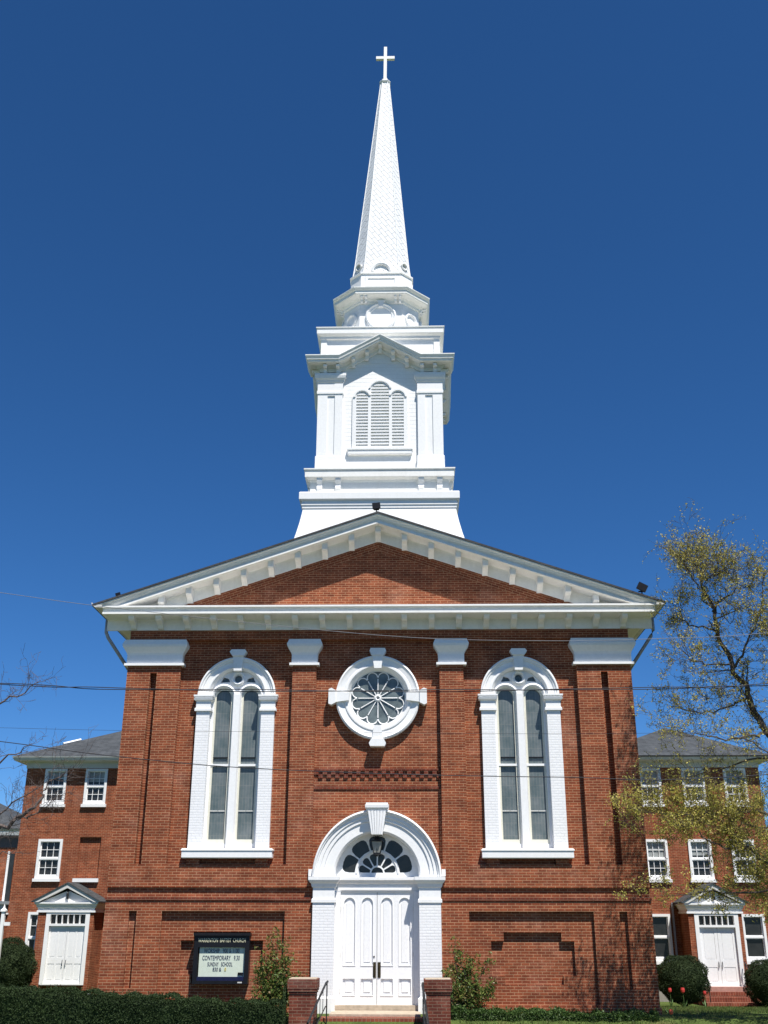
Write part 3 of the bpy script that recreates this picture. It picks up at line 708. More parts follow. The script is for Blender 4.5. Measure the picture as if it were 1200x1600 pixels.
# spire base and spire
MB().loft([octl(h, f, z) for z, h, f in ((22.3, 1.14, .74), (22.74, 1.14, .74), (22.77, 1.09, .72), (23.40, 1.075, .705), (23.42, 1.12, .725), (23.48, 1.12, .725), (23.51, 1.03, .66))]).build('spire_base', 'white', ST)
for k in range(4):
    yf = YC-1.078
    m = MB().plate([rect(-.56, .56, 22.90, 23.30), rect(-.47, .47, 22.98, 23.22)], yf-.03, yf+.02); rot4(m, k); m.build('base_panel', 'white', ST)
def sph(z): # half width of the spire
    return .165+(33.0-z)*.089+max(0, 24.3-z)**2*.03
def spf(h): return h*.61
def lean(x, y, z): return (x+.010*max(0, z-23.5), y, z)
m = MB().loft([octl(sph(z), spf(sph(z)), z) for z in (23.48, 23.8, 24.2, 24.6, 26, 28, 30, 32, 33.0)]).xf(lean); SPIRE = m.build('spire', 'shingle', ST)
m = MB()
for i in range(8):
    pts = [octl(sph(z)+.004, spf(sph(z)+.004), z)[i] for z in (23.50, 23.8, 24.2, 24.6, 28, 33)]
    MB().tube(pts, .022, .016, 5).xf(lean).build('spire_rib', 'white', ST)
for k in range(4):
    yf = YC-1.04
    m = MB().arch([(.36, yf+.3), (.36, yf-.02), (.32, yf-.05), (.27, yf-.03), (.25, yf+.05), (.25, yf+.3)], 0, 23.56, 0, PI, 24)
    m.plate([[(.26*math.cos(PI*j/20), 23.55+.26*math.sin(PI*j/20)) for j in range(21)]], yf+.03, yf+.28)
    rot4(m, k); m.build('lunette', 'white', ST)
    m = MB().arch([(.15, .12), (.15, -.03), (.12, -.04), (.09, .0), (.09, .12)], 0, 23.86, 0, 2*PI, 20)
    m.plate([circle(0, 23.86, .1, 16)], .03, .1)
    cxm, cym = -(1.0+.62)/2, YC-(1.0+.62)/2
    m.xf(lambda x, y, z: (cxm+(x+y)*.7071, cym+(-x+y)*.7071, z)); rot4(m, k); m.build('roundel', 'grey_trim', ST)
m = MB().loft([octl(h, spf(h)*.8, z) for z, h in ((32.95, .13), (33.0, .2), (33.06, .22), (33.10, .2), (33.16, .1), (33.3, .09))]).xf(lean); m.build('finial_cap', 'white_old', ST)
m = MB().box(-.062, .062, YC-.062, YC+.062, 33.2, 34.92); m.box(-.37, -.063, YC-.06, YC+.06, 34.30, 34.43); m.box(.063, .37, YC-.06, YC+.06, 34.30, 34.43)
m.xf(lean).build('cross', 'white', ST)

# ------------------------------------------------------------------ entrance steps, piers, rails
m = MB()
ES = thing('entrance_steps', 'brick and stone entrance steps below the white church doors', 'steps', (0, -1.2, 0))
MB().box(-1.12, 1.10, -1.02, .28, -.1, .055).build('landing', 'stone', ES)
MB().box(-1.3, 1.14, -1.42, -1.021, -.2, .006).build('nosing', 'brick_steps', ES)
for i in range(5):
    MB().box(-1.3, 1.14, -1.76-i*.34, -1.421-i*.34, -.9, -.125-.13*i).build('tread', 'brick_steps', ES)
def pier(x0, x1, label):
    t = thing('stair_pier', label, 'brick pier', ((x0+x1)/2, -1.7, 0), 'brick piers flanking the steps')
    MB().box(x0+.04, x1-.04, -1.98, -1.34, -.3, .56).build('shaft', 'brick_pier', t)
    m = MB().box(x0+.02, x1-.02, -2.0, -1.32, .56, .61); m.box(x0, x1, -2.02, -1.30, .61, .67); m.box(x0-.012, x1+.012, -2.03, -1.29, .67, .87)
    m.build('cap', 'brick_pier', t)
    MB().box(x0+.02, x1-.02, -2.0, -1.32, .87, .885).build('mortar_top', 'stone', t)
pier(-2.03, -1.35, 'stained red brick pier left of the entrance steps, beside the longer hedge')
pier(1.19, 1.83, 'darker red brick pier right of the entrance steps, beside the low hedge')
def rail(pts, post, label):
    t = thing('handrail', label, 'handrail', pts[0], 'iron handrails at the entrance')
    MB().tube(pts, .028, n=6).build('rail', 'iron', t)
    for p in post: MB().tube([p, (p[0], p[1], -.1)], .017, n=6).build('post', 'iron', t)
    a, b = Vector(pts[1]), Vector(pts[-1])
    m = MB().tube([a-Vector((0, 0, .5)), b-Vector((0, 0, .42))], .014, n=5)
    for k in range(1, 6):
        q = a.lerp(b, k/6); m.tube([q-Vector((0, 0, .02)), q-Vector((0, 0, .48))], .008, n=5)
    m.build('baluster_panel', 'iron', t)
rail([(-1.13, -1.50, .80), (-1.16, -1.62, .77), (-1.42, -3.4, .05)], [(-1.14, -1.55, .78), (-1.42, -3.35, .07)], 'black iron handrail left of the steps, sloping down past the stained pier')
rail([(1.15, -2.1, .80), (1.14, -2.2, .77), (1.25, -3.6, .0)], [(1.15, -2.15, .78), (1.25, -3.5, .05)], 'black iron handrail right of the steps, against the darker brick pier')

# ------------------------------------------------------------------ lantern
LN = thing('lantern', 'small black glazed lantern hanging under the keystone above the church doors', 'lantern', (0, -.1, 4.3))
lx, ly = 0.0, -.02
m = MB().tube([(lx, ly, 4.33), (lx, ly, 4.19)], .014, n=6); m.tube([(lx, ly, 4.30), (lx-.06, ly, 4.26), (lx, ly, 4.2)], .008, n=5); m.tube([(lx, ly, 4.30), (lx+.06, ly, 4.26), (lx, ly, 4.2)], .008, n=5)
m.loft([[(lx+h*math.cos(PI/4+k*PI/2), ly+h*math.sin(PI/4+k*PI/2), z) for k in range(4)] for z, h in ((4.22, .02), (4.17, .11), (4.13, .24), (4.11, .24))]); m.build('lantern_roof', 'black', LN)
m = MB()
for k in range(4):
    a = PI/4+k*PI/2
    m.tube([(lx+.215*math.cos(a), ly+.215*math.sin(a), 4.12), (lx+.12*math.cos(a), ly+.12*math.sin(a), 3.82)], .010, n=5)
m.loft([[(lx+h*math.cos(PI/4+k*PI/2), ly+h*math.sin(PI/4+k*PI/2), z) for k in range(4)] for z, h in ((3.83, .135), (3.80, .135), (3.77, .05), (3.74, .02))])
m.tube([(lx, ly-.12, 4.12), (lx, ly-.09, 3.82)], .008, n=5); m.build('lantern_frame', 'black', LN)
m = MB().loft([[(lx+h*math.cos(PI/4+k*PI/2), ly+h*math.sin(PI/4+k*PI/2), z) for k in range(4)] for z, h in ((3.83, .115), (4.11, .205))]); m.build('lantern_pane', 'lamp_glass', LN)

# ------------------------------------------------------------------ sign board
SG = thing('sign_board', 'dark framed church notice board with pale letter panel on the left brick wall', 'notice board', (-3.96, -.1, 1.2))
m = MB().box(-4.68, -3.26, -.10, .175, .66, .74); m.box(-4.68, -4.57, -.10, .175, .74, 1.60); m.box(-3.37, -3.26, -.10, .175, .74, 1.60); m.box(-4.57, -3.37, -.10, .175, 1.52, 1.60)
m.box(-4.68, -3.26, -.10, .175, 1.60, 1.80); m.box(-4.70, -3.24, -.16, .175, 1.80, 1.86); m.build('cabinet', 'black', SG)
MB().box(-4.57, -3.37, -.085, -.02, .74, .83).build('navy_rail', 'navy', SG)
MB().box(-4.545, -3.37, -.03, .1, .83, 1.52).build('letter_panel', 'signface', SG)
MB().box(-3.53, -3.40, -.052, -.03, .86, .93).build('lock_plate', 'black', SG)
MB().box(-3.52, -3.41, -.108, -.10, .685, .715).build('maker_plate', 'grey_trim', SG)
def text(body, x0, x1, z0, z1, y, mat, parent, name='lettering'):
    cu = bpy.data.curves.new('t', 'FONT'); cu.body = body; cu.size = 1; cu.resolution_u = 3
    o = bpy.data.objects.new('t', cu); COL.objects.link(o); bpy.context.view_layer.update()
    me = bpy.data.meshes.new_from_object(o.evaluated_get(bpy.context.evaluated_depsgraph_get()))
    bpy.data.objects.remove(o); vs = [v.co.copy() for v in me.vertices]
    ax, bx = min(v.x for v in vs), max(v.x for v in vs); az, bz = min(v.y for v in vs), max(v.y for v in vs)
    for v in me.vertices:
        v.co = Vector((x0+(v.co.x-ax)/(bx-ax)*(x1-x0), y, z0+(v.co.y-az)/(bz-az)*(z1-z0)))
    bm = bmesh.new(); bm.from_mesh(me); r = bmesh.ops.extrude_face_region(bm, geom=bm.faces[:])
    for e in r['geom']:
        if isinstance(e, bmesh.types.BMVert): e.co.y += .006
    bmesh.ops.recalc_face_normals(bm, faces=bm.faces); bm.to_mesh(me); bm.free()
    me.materials.clear(); me.materials.append(MT[mat]); me.name = name
    return link(name, me, parent)
text('WARRENTON  BAPTIST  CHURCH', -4.58, -3.36, 1.64, 1.735, -.107, 'cream_ink', SG)
text('WORSHIP   900 & 1100', -4.43, -3.52, 1.385, 1.49, -.037, 'ink', SG)
text('CONTEMPORARY   9.30', -4.46, -3.50, 1.215, 1.325, -.037, 'ink', SG)
text('SUNDAY   SCHOOL', -4.32, -3.68, 1.075, 1.17, -.037, 'ink', SG)
text('830 &', -4.18, -3.96, .955, 1.045, -.037, 'ink', SG); text('8', -3.88, -3.835, .955, 1.045, -.037, 'yellow_ink', SG)

# ------------------------------------------------------------------ floodlights on the roof
def flood(p, label, ang, sc=1.0):
    t = thing('floodlight', label, 'floodlight', p, None); x, y, z = p
    m = MB(); m.tube([(x, y, z-.25), (x, y, z+.03)], .02, n=6); m.box(x-.11*sc, x+.11*sc, y-.02, y+.02, z-.02, z+.01); m.build('bracket', 'black', t)
    m = MB().loft([[(-a, d, -b), (a, d, -b), (a, d, b), (-a, d, b)] for d, a, b in ((-.12, .15*sc, .12*sc), (-.10, .16*sc, .13*sc), (.0, .13*sc, .1*sc), (.1, .07*sc, .05*sc))])
    ca, sa = math.cos(ang), math.sin(ang)
    m.xf(lambda px, py, pz: (x+px*ca-pz*sa, y+py, z+.11*sc+px*sa+pz*ca)); m.build('housing', 'black', t)
flood((-.05, -.35, 13.46), 'small black floodlight on the peak of the pediment below the steeple', .1, .75)
flood((7.52, -.35, 10.90), 'large black floodlight tilted at the right end of the pediment roof', -.5, .88)
flood((-7.45, -.35, 10.80), 'tiny dark floodlight at the left end of the pediment roof', .3, .45)

# ------------------------------------------------------------------ wings behind
def sash_window(W, cx, z0, z1, wd, y, blind=0.0, muntin=True, mat='glass_dark'):
    hw = wd/2; m = MB(); zm = (z0+z1)/2+.0
    t = .105
    m.plate([rect(cx-hw, cx+hw, z0, z1), rect(cx-hw+t, cx+hw-t, z0+.12, z1-t)], y-.06, y+.12)
    m.box(cx-hw+t, cx+hw-t, y-.015, y+.09, zm-.035, zm+.035)
    for a, b in ((z0+.12, zm-.035), (zm+.035, z1-t)):
        m.plate([rect(cx-hw+t, cx+hw-t, a, b), rect(cx-hw+t+.045, cx+hw-t-.045, a+.045, b-.03)], y+.02, y+.08)
        if muntin:
            for k in (1, 2):
                x = cx-hw+t+(wd-2*t)*k/3; m.box(x-.011, x+.011, y+.035, y+.075, a+.04, b-.03)
            m.box(cx-hw+t+.04, cx+hw-t-.04, y+.037, y+.073, (a+b)/2-.011, (a+b)/2+.011)
    F = m.build('window', 'white', W)
    MB().box(cx-hw-.06, cx+hw+.06, y-.12, y+.1, z0-.13, z0-.002).build('sill', 'white', F)
    MB().box(cx-hw+t, cx+hw-t, y+.082, y+.1, z0+.12, z1-t).build('pane', mat, F)
    if blind:
        MB().box(cx-hw+t+.046, cx+hw-t-.046, y+.076, y+.0815, z1-t-(z1-z0)*blind, z1-t-.031).build('blind', 'blind', F)
def wing(s, label):
    W = thing('brick_wing', label, 'building', (s*13, 20, -1), None); Y = 19.0
    X = lambda a: s*a
    wins = []
    for cx in ((11.62, 13.55, 15.40) if s > 0 else (15.13, 13.28, 11.4)):
        wins.append((X(cx), 7.0, 8.55, 1.0))
    if s > 0:
        for cx in (11.63, 13.53, 15.39): wins.append((X(cx), 3.85, 5.5, 1.0))
        wins.append((X(11.45), .60, 2.45, 1.02)); wins.append((X(15.45), .62, 2.45, 1.0))
    else:
        wins.append((X(15.03), 3.85, 5.5, 1.08)); wins.append((X(15.12), .4, 2.48, 1.05)); wins.append((X(11.2), 3.85, 5.5, 1.0))
    holes = [rect(cx-w/2+.02, cx+w/2-.02, z0, z1) for cx, z0, z1, w in wins]
    x0, x1 = sorted((X(9.3), X(16.5)))
    m = MB().plate([rect(x0, x1, -1.5, 8.75)]+holes+([rect(-13.75, -12.80, 3.86, 5.59)] if s < 0 else []), Y, Y+.3)
    if s < 0: m.box(-13.80, -12.75, Y+.12, Y+.28, 3.8, 5.65)
    m.box(*sorted((X(16.2), X(16.5))), Y+.3, 26.6, -1.5, 8.75); m.box(*sorted((X(9.3), X(9.6))), Y+.3, 26.6, -1.5, 8.75); m.box(*sorted((X(9.6), X(16.2))), 26.3, 26.6, -1.5, 8.75)
    m.box(*sorted((X(6.9), X(9.3))), Y+.4, 26, -1.5, 7.6)
    m.build('wall', 'brick_wing', W)
    # eave and hip roof
    ex0, ex1, ey0, ey1 = sorted((X(8.9), X(17.0)))[0], sorted((X(8.9), X(17.0)))[1], Y-.52, 27.1
    m = MB().loft([rloop(x0, x1, Y, 26.6, z, o) for z, o in ((8.58, .03), (8.80, .03), (8.84, .10), (8.87, .48), (8.96, .52), (9.00, .54), (9.01, .3))]); m.build('eave', 'grey_trim', W)
    m = MB().loft([rloop(ex0, ex1, ey0, ey1, 8.985, .03), rloop(ex0, ex1, ey0, ey1, 9.045, .05)]); m.build('gutter', 'flash' if s > 0 else 'grey_trim', W)
    mx, my = (ex0+ex1)/2+(.5 if s > 0 else 0), (ey0+ey1)/2; zr = 10.98
    v = [(ex0-.03, ey0-.03, 9.046), (ex1+.03, ey0-.03, 9.046), (ex1+.03, ey1+.03, 9.046), (ex0-.03, ey1+.03, 9.046), (mx, my-.1, zr), (mx, my+.1, zr)]
    RF = MB().add(v, [(0, 1, 4), (1, 2, 5, 4), (2, 3, 5), (3, 0, 4, 5), (0, 3, 2, 1)]).build('roof', 'wing_roof', W)
    if s < 0:
        p0 = Vector((ex0, ey0, 9.06)); p1 = Vector((mx, my, zr+.02)); a, b = p0.lerp(p1, .40), p0.lerp(p1, .55)
        m = MB().tube([a+Vector((0, 0, .03)), b+Vector((0, 0, .03))], .07, n=6); m.build('ridge_flashing', 'white', RF)
    for i, (wx, z0, z1, wd) in enumerate(wins):
        low = z0 < 1
        bl = 0
        if s > 0: bl = (.48, .48, .48, .40, .34, .2, 0, 0)[i]
        elif i == 1: bl = .3
        elif i == 0: bl = .2
        sash_window(W, wx, z0, z1, wd, Y, bl, muntin=not (low and s > 0))
    # enclosed porch with pediment
    px0, px1, py = sorted((X(12.38), X(14.58)))[0], sorted((X(12.38), X(14.58)))[1], Y-1.45
    if s < 0: px0 -= .16
    dx0, dx1 = (px0+.42, px1-.22) if s < 0 else (px0+.30, px1-.22)
    PR = MB().box(px0, dx0, py, Y-.002, -1.3, 2.52); PR.box(dx1, px1, py, Y-.002, -1.3, 2.52); PR.box(dx0, dx1, py+.3, Y-.002, -1.3, 2.52)
    PR = PR.build('porch', 'brick_wing', W)
    c = (px0+px1)/2; hw = (px1-px0)/2+.16; dc = (dx0+dx1)/2
    m = MB().loft([rloop(px0, px1, py, Y-.01, z, o) for z, o in ((2.46, .06), (2.53, .06), (2.54, .02), (2.62, .03), (2.66, .07), (2.74, .10), (2.80, .16), (2.86, .16))])
    m.plate([[(c-hw+.2, 2.86), (c+hw-.2, 2.86), (c, 3.32)]], py-.04, Y-.01); m.build('porch_cornice', 'white', PR)
    m = MB()
    for d in (-1, 1):
        m.plate([[(c, 3.60), (c+d*(hw+.06), 2.90), (c+d*(hw+.06), 2.861), (c+d*(hw-.16), 2.861), (c, 3.42)]], py-.2, py-.05)
    m.build('porch_raking_trim', 'grey_trim', PR)
    m = MB()
    for d in (-1, 1): m.plate([[(c, 3.65), (c+d*(hw+.12), 2.90), (c+d*(hw+.12), 2.86), (c, 3.605)]], py-.24, Y-.01)
    m.build('porch_roof', 'wing_roof', PR)
    m = MB().tube([(c, py-.06, 3.3), (c, py-.12, 3.2), (c+.03, py-.12, 2.98)], .05, n=6); m.build('porch_lamp', 'iron', PR)
    # double door with transom lights
    m = MB().plate([rect(dx0-.06, dx1+.06, -.32, 2.48), rect(dx0+.10, dx1-.10, -.27, 1.93), rect(dx0+.12, dx1-.12, 2.02, 2.38)], py-.03, py+.16)
    for k in range(1, 6):
        x = dx0+.12+(dx1-dx0-.24)*k/6; m.box(x-.018, x+.018, py-.01, py+.13, 2.02, 2.38)
    FR = m.build('door_frame', 'white', W)
    MB().box(dx0+.1, dx1-.1, py+.165, py+.18, 1.98, 2.42).build('transom_pane', 'glass_dark', FR)
    for d in (-1, 1):
        a, b = sorted((dc+d*.006, dc+d*(dx1-dx0-.21)/2)); w2 = (b-a); hs = []
        if s > 0: hs = [rect(a+.13, b-.13, .70, 1.80), rect(a+.13, b-.13, -.12, .42)]
        else:
            for e in (0, 1):
                q0 = a+.08+e*(w2-.05)/2; q1 = q0+(w2-.23)/2; hs += [rect(q0, q1, .72, 1.80), rect(q0, q1, -.15, .48)]
        m = MB().plate([rect(a, b, -.265, 1.925)]+hs, py+.074, py+.09); m.box(a, b, py+.09, py+.12, -.265, 1.925)
        for q in hs:
            qa, qb, q2, q3 = q[0][0], q[1][0], q[0][1], q[2][1]; m.box(qa+.03, qb-.03, py+.08, py+.091, q2+.03, q3-.03)
        DL = m.build('door', 'white', W)
        m = MB().tube([(dc+d*.07, py+.06, .62), (dc+d*.07, py+.02, .60), (dc+d*.07, py+.02, .42), (dc+d*.07, py+.06, .40)], .014, n=6); m.build('handle', 'iron', DL)
    if s < 0: MB().box(-13.86, -12.74, Y-.12, Y+.10, 3.70, 3.855).build('sill', 'white', W)
    if s > 0:
        MB().box(12.05, 12.12, Y-.12, Y-.02, -1.0, 2.9).build('drain_pipe', 'downspout', W)
        MB().box(9.3, 12.3, Y-.10, Y-.002, -1.3, -.35).build('foundation', 'concrete', W)
    return W
wing(-1, 'three storey brick wing left of the church with white sash windows and porch')
wing(1, 'three storey brick wing right of the church, behind the budding tree')
# steps of the right wing
WS = thing('wing_steps', 'low brick steps with painted top below the right wing door', 'steps', (13.5, 17, -.9))
for i in range(4):
    MB().box(12.45, 14.55, 17.53-.28-.34*(i), 17.53-.34*i if i else 17.53, -1.2, -.29-.17*i).build('landing' if i == 0 else 'tread', 'pink_step' if i == 0 else 'brick_steps', WS)
for x, lab in ((12.62, 'thin iron handrail at the left side of the right wing steps'), (14.42, 'thin iron handrail at the right side of the right wing steps')):
    t = thing('step_rail', lab, 'handrail', (x, 17, -.6), 'iron handrails at the right wing steps')
    MB().tube([(x, 17.4, .62), (x, 17.2, .55), (x, 16.3, -.05)], .022, n=6).build('rail', 'iron', t)
    for yy, z in ((17.3, .58), (16.32, -.02)): MB().tube([(x, yy, z), (x, yy, -.9)], .018, n=6).build('post', 'iron', t)
# neighbouring building at the far left
NB = thing('brick_annex', 'low brick building with grey hip roof and green gutter far left of the church', 'building', (-25, 30, -1))
MB().box(-31, -19.75, 28, 36, -1.3, 5.7).build('wall', 'brick_wing', NB)
MB().loft([rloop(-31, -19.75, 28, 36, z, o) for z, o in ((5.7, .02), (6.2, .02), (6.25, .3), (6.30, .32))]).build('frieze', 'dark_trim', NB)
MB().loft([rloop(-31, -19.75, 28, 36, z, o) for z, o in ((6.301, .33), (6.45, .38), (6.5, .38))]).build('fascia', 'white', NB)
MB().loft([rloop(-31, -19.75, 28, 36, z, o) for z, o in ((6.501, .40), (6.62, .44))]).build('gutter', 'copper_green', NB)
MB().add([(-31.4, 27.55, 6.63), (-19.3, 27.55, 6.63), (-19.3, 36.4, 6.63), (-31.4, 36.4, 6.63), (-25.4, 31.9, 9.6), (-25.3, 31.9, 9.6)], [(0, 1, 5, 4), (1, 2, 5), (2, 3, 4, 5), (3, 0, 4), (0, 3, 2, 1)]).build('roof', 'wing_roof', NB)
w_ = MB().box(-20.08, -19.84, 27.93, 28.02, 2.6, 5.4).build('window', 'glass_dark', NB)
m = MB().box(-20.20, -20.085, 27.9, 28.02, 2.5, 5.5); m.box(-20.20, -19.80, 27.88, 28.02, 2.42, 2.5); m.build('frame', 'white', w_)
pr_ = MB().loft([rloop(-30, -19.95, 26.6, 27.99, z, o) for z, o in ((2.55, 0), (2.85, .03), (2.9, .12), (3.05, .14))]).build('porch_roof', 'white', NB)
for x in (-29, -26, -23, -20.3): MB().tube([(x, 26.8, -1.2), (x, 26.8, 2.55)], .11, .09, 10).build('post', 'white', NB)
MB().box(-30, -20.0, 27.7, 27.98, -1.2, 2.5).build('porch_wall', 'brick_pier', NB)

# white sign post at the far left
PS = thing('sign_post', 'white wooden post with pointed top and short arm at the far left edge', 'post', (-11.6, 5, -.3))
m = MB().box(-11.64, -11.54, 4.95, 5.05, -.6, 2.40); m.loft([[(-11.64-o, 4.95-o, z), (-11.54+o, 4.95-o, z), (-11.54+o, 5.05+o, z), (-11.64-o, 5.05+o, z)] for z, o in ((2.40, .03), (2.44, .03), (2.50, -.02), (2.62, -.048))])
m.build('post', 'white', PS); MB().box(-11.53, -11.35, 4.97, 5.03, 2.0, 2.1).build('arm', 'white', PS)
# splash stone by the church corner
m = MB().loft([[(-7.75, 1.0, gz(1)-.1), (-6.5+.0, -.45, -.1), (-7.3, -.6, -.1), (-8.1, -.1, -.1)], [(-7.55, .6, .42), (-7.15, -.1, .40), (-7.35, -.25, .33), (-7.6, .0, .36)]])
tag(m.build('splash_stone', 'stone_grey'), 'grey sloping stone at the foot of the church corner behind the hedge', 'stone')

# ------------------------------------------------------------------ wires over the street
def wire(pts, r, mat, label, twist=False):
    P = [Vector(p) for p in pts]; out = []
    n = 14
    for i in range(len(P)-1):
        p0 = P[max(0, i-1)]; p1 = P[i]; p2 = P[i+1]; p3 = P[min(len(P)-1, i+2)]
        for k in range(n):
            t = k/n
            out.append(.5*((2*p1)+(p2-p0)*t+(2*p0-5*p1+4*p2-p3)*t*t+(3*p1-p0-3*p2+p3)*t**3))
    out.append(P[-1])
    m = MB()
    if twist:
        for ph in (0, PI): m.tube([q+Vector((0, .012*math.cos(i*.9+ph), .016*math.sin(i*.35+ph))) for i, q in enumerate(out)], r*.75, n=5)
    else: m.tube(out, r, n=6)
    tag(m.build('overhead_wire', mat, smooth=True), label, 'wire', 'overhead wires across the street')
wire([(-18, -12, 9.4), (-10, -12, 7.95), (-6.1, -12, 7.36), (-3.87, -12, 7.05), (.46, -12, 6.58), (3.21, -12, 6.48), (5.32, -12, 6.52), (6.79, -12, 6.60), (12, -12, 7.1), (20, -12, 8.4)], 0.0045, 'cable_light', 'pale thin wire crossing just below the church cornice')
wire([(-18, -12, 6.5), (-10, -12, 5.98), (-5.88, -12, 5.79), (-3.80, -12, 5.70), (.46, -12, 5.65), (5.23, -12, 5.69), (6.68, -12, 5.74), (12, -12, 6.0), (20, -12, 6.7)], .010, 'cable', 'dark twisted wire crossing at the height of the round window', True)
wire([(-18, -12, 6.4), (-10, -12, 5.35), (-5.75, -12, 4.85), (-3.85, -12, 4.61), (-1.27, -12, 4.40), (3.08, -12, 4.28), (7, -12, 4.35), (20, -12, 5.5)], .007, 'cable', 'lowest dark wire sloping down past the middle of the left tall window')
wire([(-18, -12, 5.5), (-5.78, -12, 5.07), (-.57, -12, 4.99), (4.55, -12, 4.96), (12, -12, 5.1), (20, -12, 5.5)], .0025, 'cable', 'faintest thin wire crossing the upper panes of both tall windows')

# ------------------------------------------------------------------ vegetation
def hedge(x0, x1, y0, y1, zfun, label, mat, n, leaf=.05, seed=1):
    rng = random.Random(seed); t = thing('hedge', label, 'hedge', ((x0+x1)/2, (y0+y1)/2, 0))
    core = MB(); L = []
    N = 24
    for i in range(N+1):
        x = x0+(x1-x0)*i/N; z = zfun(x)-.07
        L.append([(x, y0+.06, -.7), (x, y0+.05, z-.12), (x, y0+.16, z), (x, y1-.16, z), (x, y1-.05, z-.12), (x, y1-.06, -.7)])
    core.loft(L); core.build('hedge_body', mat, t)
    m = MB()
    for _ in range(n):
        x = rng.uniform(x0, x1); z = zfun(x); u = rng.random()
        lump = .05*math.sin(x*5.1+1)*math.sin(x*2.3)+.03*math.sin(x*13)
        if u < .5: p = (x, y0+abs(rng.gauss(0, .05))+lump*.6-.02, rng.uniform(-.5, z+.01))
        elif u < .9: p = (x, rng.uniform(y0+.02, y1), z+lump-abs(rng.gauss(0, .035))+.01)
        else: p = (x if rng.random() < .6 else rng.choice((x0, x1)), rng.uniform(y0, y1), rng.uniform(-.05, z))
        if rng.random() < .03 and u >= .5: p = (p[0], p[1], p[2]+rng.uniform(.02, .07))
        m.leaf(p, leaf, rng)
    for _ in range(int((x1-x0)*9)):
        x = rng.uniform(x0, x1); y = rng.uniform(y0+.05, y1-.05); z = zfun(x)
        for k in range(4): m.leaf((x+rng.gauss(0, .012), y, z+.02+.022*k*rng.uniform(.6, 1.2)), leaf, rng)
    m.build('foliage', mat, t, fix=False)
hedge(-11.2, -2.08, -2.55, -1.75, lambda x: .345+(-2.0-x)*.053, 'long dense dark green clipped hedge in front of the left half of the church', 'leaf_hedge', 75000, .038, 3)
hedge(1.86, 6.75, -1.35, -.35, lambda x: .17-.022*(x-1.8), 'low bright green hedge along the right half of the church wall', 'leaf_low', 24000, .055, 4)

def bush(cx, cy, zc, rx, ry, rz, label, name, mat, n, leaf, seed, lean=0):
    rng = random.Random(seed); t = thing(name, label, 'bush', (cx, cy, zc-rz))
    m = MB(); c = MB(); L = []
    for j in range(1, 10):
        a = PI*j/10
        L.append([(cx+rx*.86*math.sin(a)*math.cos(b), cy+ry*.86*math.sin(a)*math.sin(b), zc-rz*.86*math.cos(a)) for b in [2*PI*k/16 for k in range(16)]])
    c.loft(L); c.build('branches', mat, t)
    for _ in range(n):
        v = Vector((rng.gauss(0, 1), rng.gauss(0, 1), rng.gauss(0, 1))).normalized()
        bumpy = 1+.07*math.sin(v.x*7+seed)*math.sin(v.z*8+1)+.05*math.sin(v.y*11+v.z*5)
        r = bumpy*(1-abs(rng.gauss(0, .06)))*(1.04 if rng.random() < .06 else 1)
        m.leaf((cx+v.x*rx*r, cy+v.y*ry*r, zc+v.z*rz*r), leaf, rng, aspect=.35)
    m.build('foliage', mat, t, fix=False)
bush(11.35, 15.2, .08, .98, .9, .86, 'round dark green bush left of the right wing steps, behind the red tulips', 'round_bush', 'leaf_yew', 26000, .06, 11)
bush(14.75, 14.9, -.05, 1.12, 1.0, .90, 'dark green bush at the right edge, right of the wing steps', 'round_bush', 'leaf_yew', 26000, .06, 12)
bush(-14.75, 14.6, .42, 1.08, 1.0, 1.08, 'large shaggy dark green bush left of the left wing porch', 'round_bush', 'leaf_yew', 26000, .07, 13)

def stem_shrub(base, tips, label, seed, nl=90, leaf=.085):
    rng = random.Random(seed); t = thing('shrub', label, 'shrub', base, 'loose shrubs beside the entrance')
    st = MB(); lf = MB(); b = Vector(base)
    for (x, y, z, dens, spread) in tips:
        q = Vector((x, y, z)); mid = b.lerp(q, .5)+Vector((rng.uniform(-.1, .1), rng.uniform(-.1, .1), .05))
        pts = [b+Vector((rng.uniform(-.08, .08), rng.uniform(-.05, .05), 0)), b.lerp(mid, .5)+Vector((rng.uniform(-.05, .05), 0, 0)), mid, mid.lerp(q, .5)+Vector((rng.uniform(-.05, .05), 0, .02)), q]
        st.tube(pts, .016, .005, 5)
        for k in range(int(nl*dens)):
            u = rng.uniform(.25, 1.03); i = min(3, int(u*4)); p = pts[i].lerp(pts[i+1], u*4-i)
            d = Vector((rng.gauss(0, 1), rng.gauss(0, 1)*.8, rng.gauss(0, .8)))*spread*(1.15-.55*u)
            # leaflets grouped on short sprays
            for _ in range(5): lf.leaf(p+d+Vector((rng.gauss(0, .035), rng.gauss(0, .035), rng.gauss(0, .035))), leaf, rng, aspect=.4)
    st.build('stem', 'bark', t); lf.build('foliage', 'leaf_shrub', t, fix=False)
stem_shrub((-2.55, -.7, 0), [(-2.75, -.7, 1.35, 1.4, .16), (-2.2, -.7, 1.25, 1.3, .16), (-2.5, -.6, 2.0, .5, .12), (-2.65, -.65, 1.75, .5, .14), (-2.9, -.7, 1.0, 1.1, .15), (-2.25, -.75, .9, 1.6, .17), (-2.0, -.8, .8, 1.2, .13), (-2.3, -.6, 1.65, .6, .13), (-2.6, -.75, .6, 1.8, .22), (-1.78, -.9, 1.0, .35, .08)],
           'taller leafy green shrub left of the entrance, beside the notice board', 21, 105)
